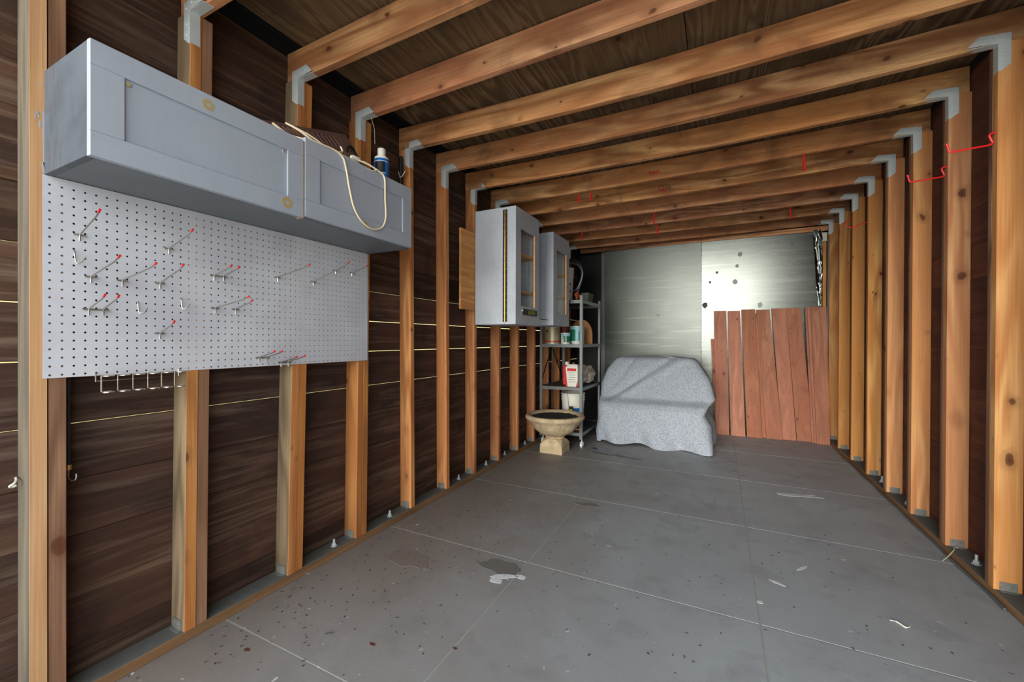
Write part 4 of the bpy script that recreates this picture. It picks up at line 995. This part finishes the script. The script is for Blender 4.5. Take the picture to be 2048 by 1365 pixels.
# ================================================================== FLOOR BITS
def blob(name, mat, cx, cy, rx, ry, seed, label, cat='paint mark', z=.0004, rot=0, n=26, jag=.18):
    bm = BM(); A_ = []; B_ = []
    for k in range(n):
        a = 2*PI*k/n; f = 1+jag*noise.noise(Vector((math.cos(a)*1.7+seed, math.sin(a)*1.7, seed*3.1)))*2
        u_, v_ = rx*f*math.cos(a), ry*f*math.sin(a)
        x, y = cx+u_*math.cos(rot)-v_*math.sin(rot), cy+u_*math.sin(rot)+v_*math.cos(rot)
        A_.append(bm.verts.new((x, y, z+.0006))); B_.append(bm.verts.new((x, y, z-.0004)))
    bm.faces.new(A_); bm.faces.new(B_[::-1])
    for k in range(n): bm.faces.new((A_[k], B_[k], B_[(k+1) % n], A_[(k+1) % n]))
    return tag(obj(name, bm, mat), label, cat)
bpy.data.materials['dark_floor_patch'].node_tree.nodes['Principled BSDF'].inputs['Roughness'].default_value = .6
M['wet'] = plain('wet_dark_stain', (58, 56, 54), .15, 0, .2, 20, .3)
M['brownstain'] = plain('brown_floor_stain', (98, 88, 80), .6, 0, .1, 12, .15)
blob('floor_patch', M['darkpatch'], -.955, 1.80, .115, .06, 2, 'dark grey patch on the floor where two floor joints cross')
blob('paint_chip_mark', M['whitepaint'], -.905, 1.733, .060, .018, 5, 'chipped white paint mark at the lower edge of the dark floor patch', z=.0011, rot=.5)
blob('paint_chip_mark', M['whitepaint'], -.835, 1.765, .026, .016, 6, 'small chipped white paint mark right of the dark floor patch', z=.0011)
blob('paint_chip_mark', M['whitepaint'], -.925, 1.688, .030, .022, 8, 'chipped white paint mark just nearer the camera than the dark floor patch', z=.0011)
blob('white_smear', M['whitepaint'], .544, 3.613, .115, .030, 3, 'pale white paint smear on the floor in front of the red boards', rot=.2, jag=.7)
blob('oil_spill', M['wet'], -1.02, 4.19, .16, .055, 11, 'dark glossy oil stain on the floor beside the shelving caster', 'stain', jag=.6)
blob('oil_spill', M['darkpatch'], -.86, 4.02, .18, .035, 13, 'fainter dark stain on the floor nearer the camera than the glossy one', 'stain', jag=.7, rot=-.2)
blob('white_smear', M['whitepaint'], .37, 2.46, .045, .008, 17, 'thin white scrape on the floor near the right wall', rot=.9)
blob('white_smear', M['whitepaint'], .245, 2.26, .035, .010, 19, 'short white scrape on the floor nearer than the thin one', rot=-.5)
blob('white_smear', M['whitepaint'], .16, 2.06, .012, .010, 23, 'small round white paint drop on the long floor joint')
bm = BM(); tube(bm, spline([(.615, 2.155, .004), (.635, 2.15, .006), (.655, 2.128, .004), (.672, 2.14, .005)], 5), [.0015]*5+[.003]*6+[.0015]*5, 6); tag(obj('white_shaving', bm, M['white']), 'small curled white shaving lying on the floor at the lower right', 'debris')
for x, y, r, l in ((-1.519, .905, .012, 'dark red dry leaf on the floor at the lower left'), (-1.134, 1.129, .012, 'dark dry leaf on the floor right of the small twig'), (-.853, 1.249, .009, 'small brown leaf on the long floor joint at the bottom')):
    blob('dry_leaf', M['leaf'], x, y, r, r*.55, x*9, l, 'leaf', z=.001)
bm = BM(); tube(bm, [(-1.335, 1.085, .003), (-1.312, 1.103, .003)], .002, 5); tag(obj('twig', bm, M['black']), 'tiny black twig on the floor between two dry leaves', 'twig')
bm = BM()
rr = random.Random(4)
for k in range(420):
    if k < 300: x = XL+.03+abs(rr.gauss(0, .35)); y = rr.uniform(.8, 3.2)
    else: x = rr.uniform(-1.5, 1.0); y = rr.uniform(1.3, 4.5)
    a = rr.uniform(0, 6.28); l = rr.uniform(.0015, .0055); w = rr.uniform(.001, .0022); c_, s_ = math.cos(a), math.sin(a)
    P = [(x+u*c_-v*s_, y+u*s_+v*c_) for u, v in ((-l, -w), (l, -w), (l, w), (-l, w))]
    hexa(bm, [(p[0], p[1], .0002) for p in P], [(p[0], p[1], .002) for p in P])
tag(obj('floor_litter', bm, M['litter']), 'scattered dark crumbs and bark litter on the floor along the left wall', 'litter', kind='stuff')
bm = BM(); tube(bm, spline([(1.019, 2.857, .004), (1.05, 2.885, .02), (1.085, 2.92, .046), (1.10, 2.96, .044), (1.115, 2.955, .046)], 5), .0022, 6)
tag(obj('green_string', bm, M['greenstring']), 'pale green string lying over the right sill plate', 'string')
bm = BM(); pts = []
for k in range(40):
    y = 2.45+k*.073; pts.append((XR-.010+.004*math.sin(k*.9), y, .0065+.002*math.sin(k*1.7)+.001))
tube(bm, pts, .0055, 6); tag(obj('grey_cable', bm, M['rack'], smooth=True), 'thin grey cable lying along the foot of the right sill plate', 'cable')

blob('floor_stain', plain('damp_floor_stain', (122, 113, 106), .45, 0, .1, 12, .2), -1.42, 1.66, .13, .075, 31, 'brownish damp stain on the floor beside the doubled stud at the pegboard end', 'stain', jag=.22, n=40)
blob('floor_stain', bpy.data.materials['damp_floor_stain'], -.80, 2.75, .07, .03, 37, 'small brownish stain on the floor just left of the far floor joint crossing', 'stain', jag=.5)
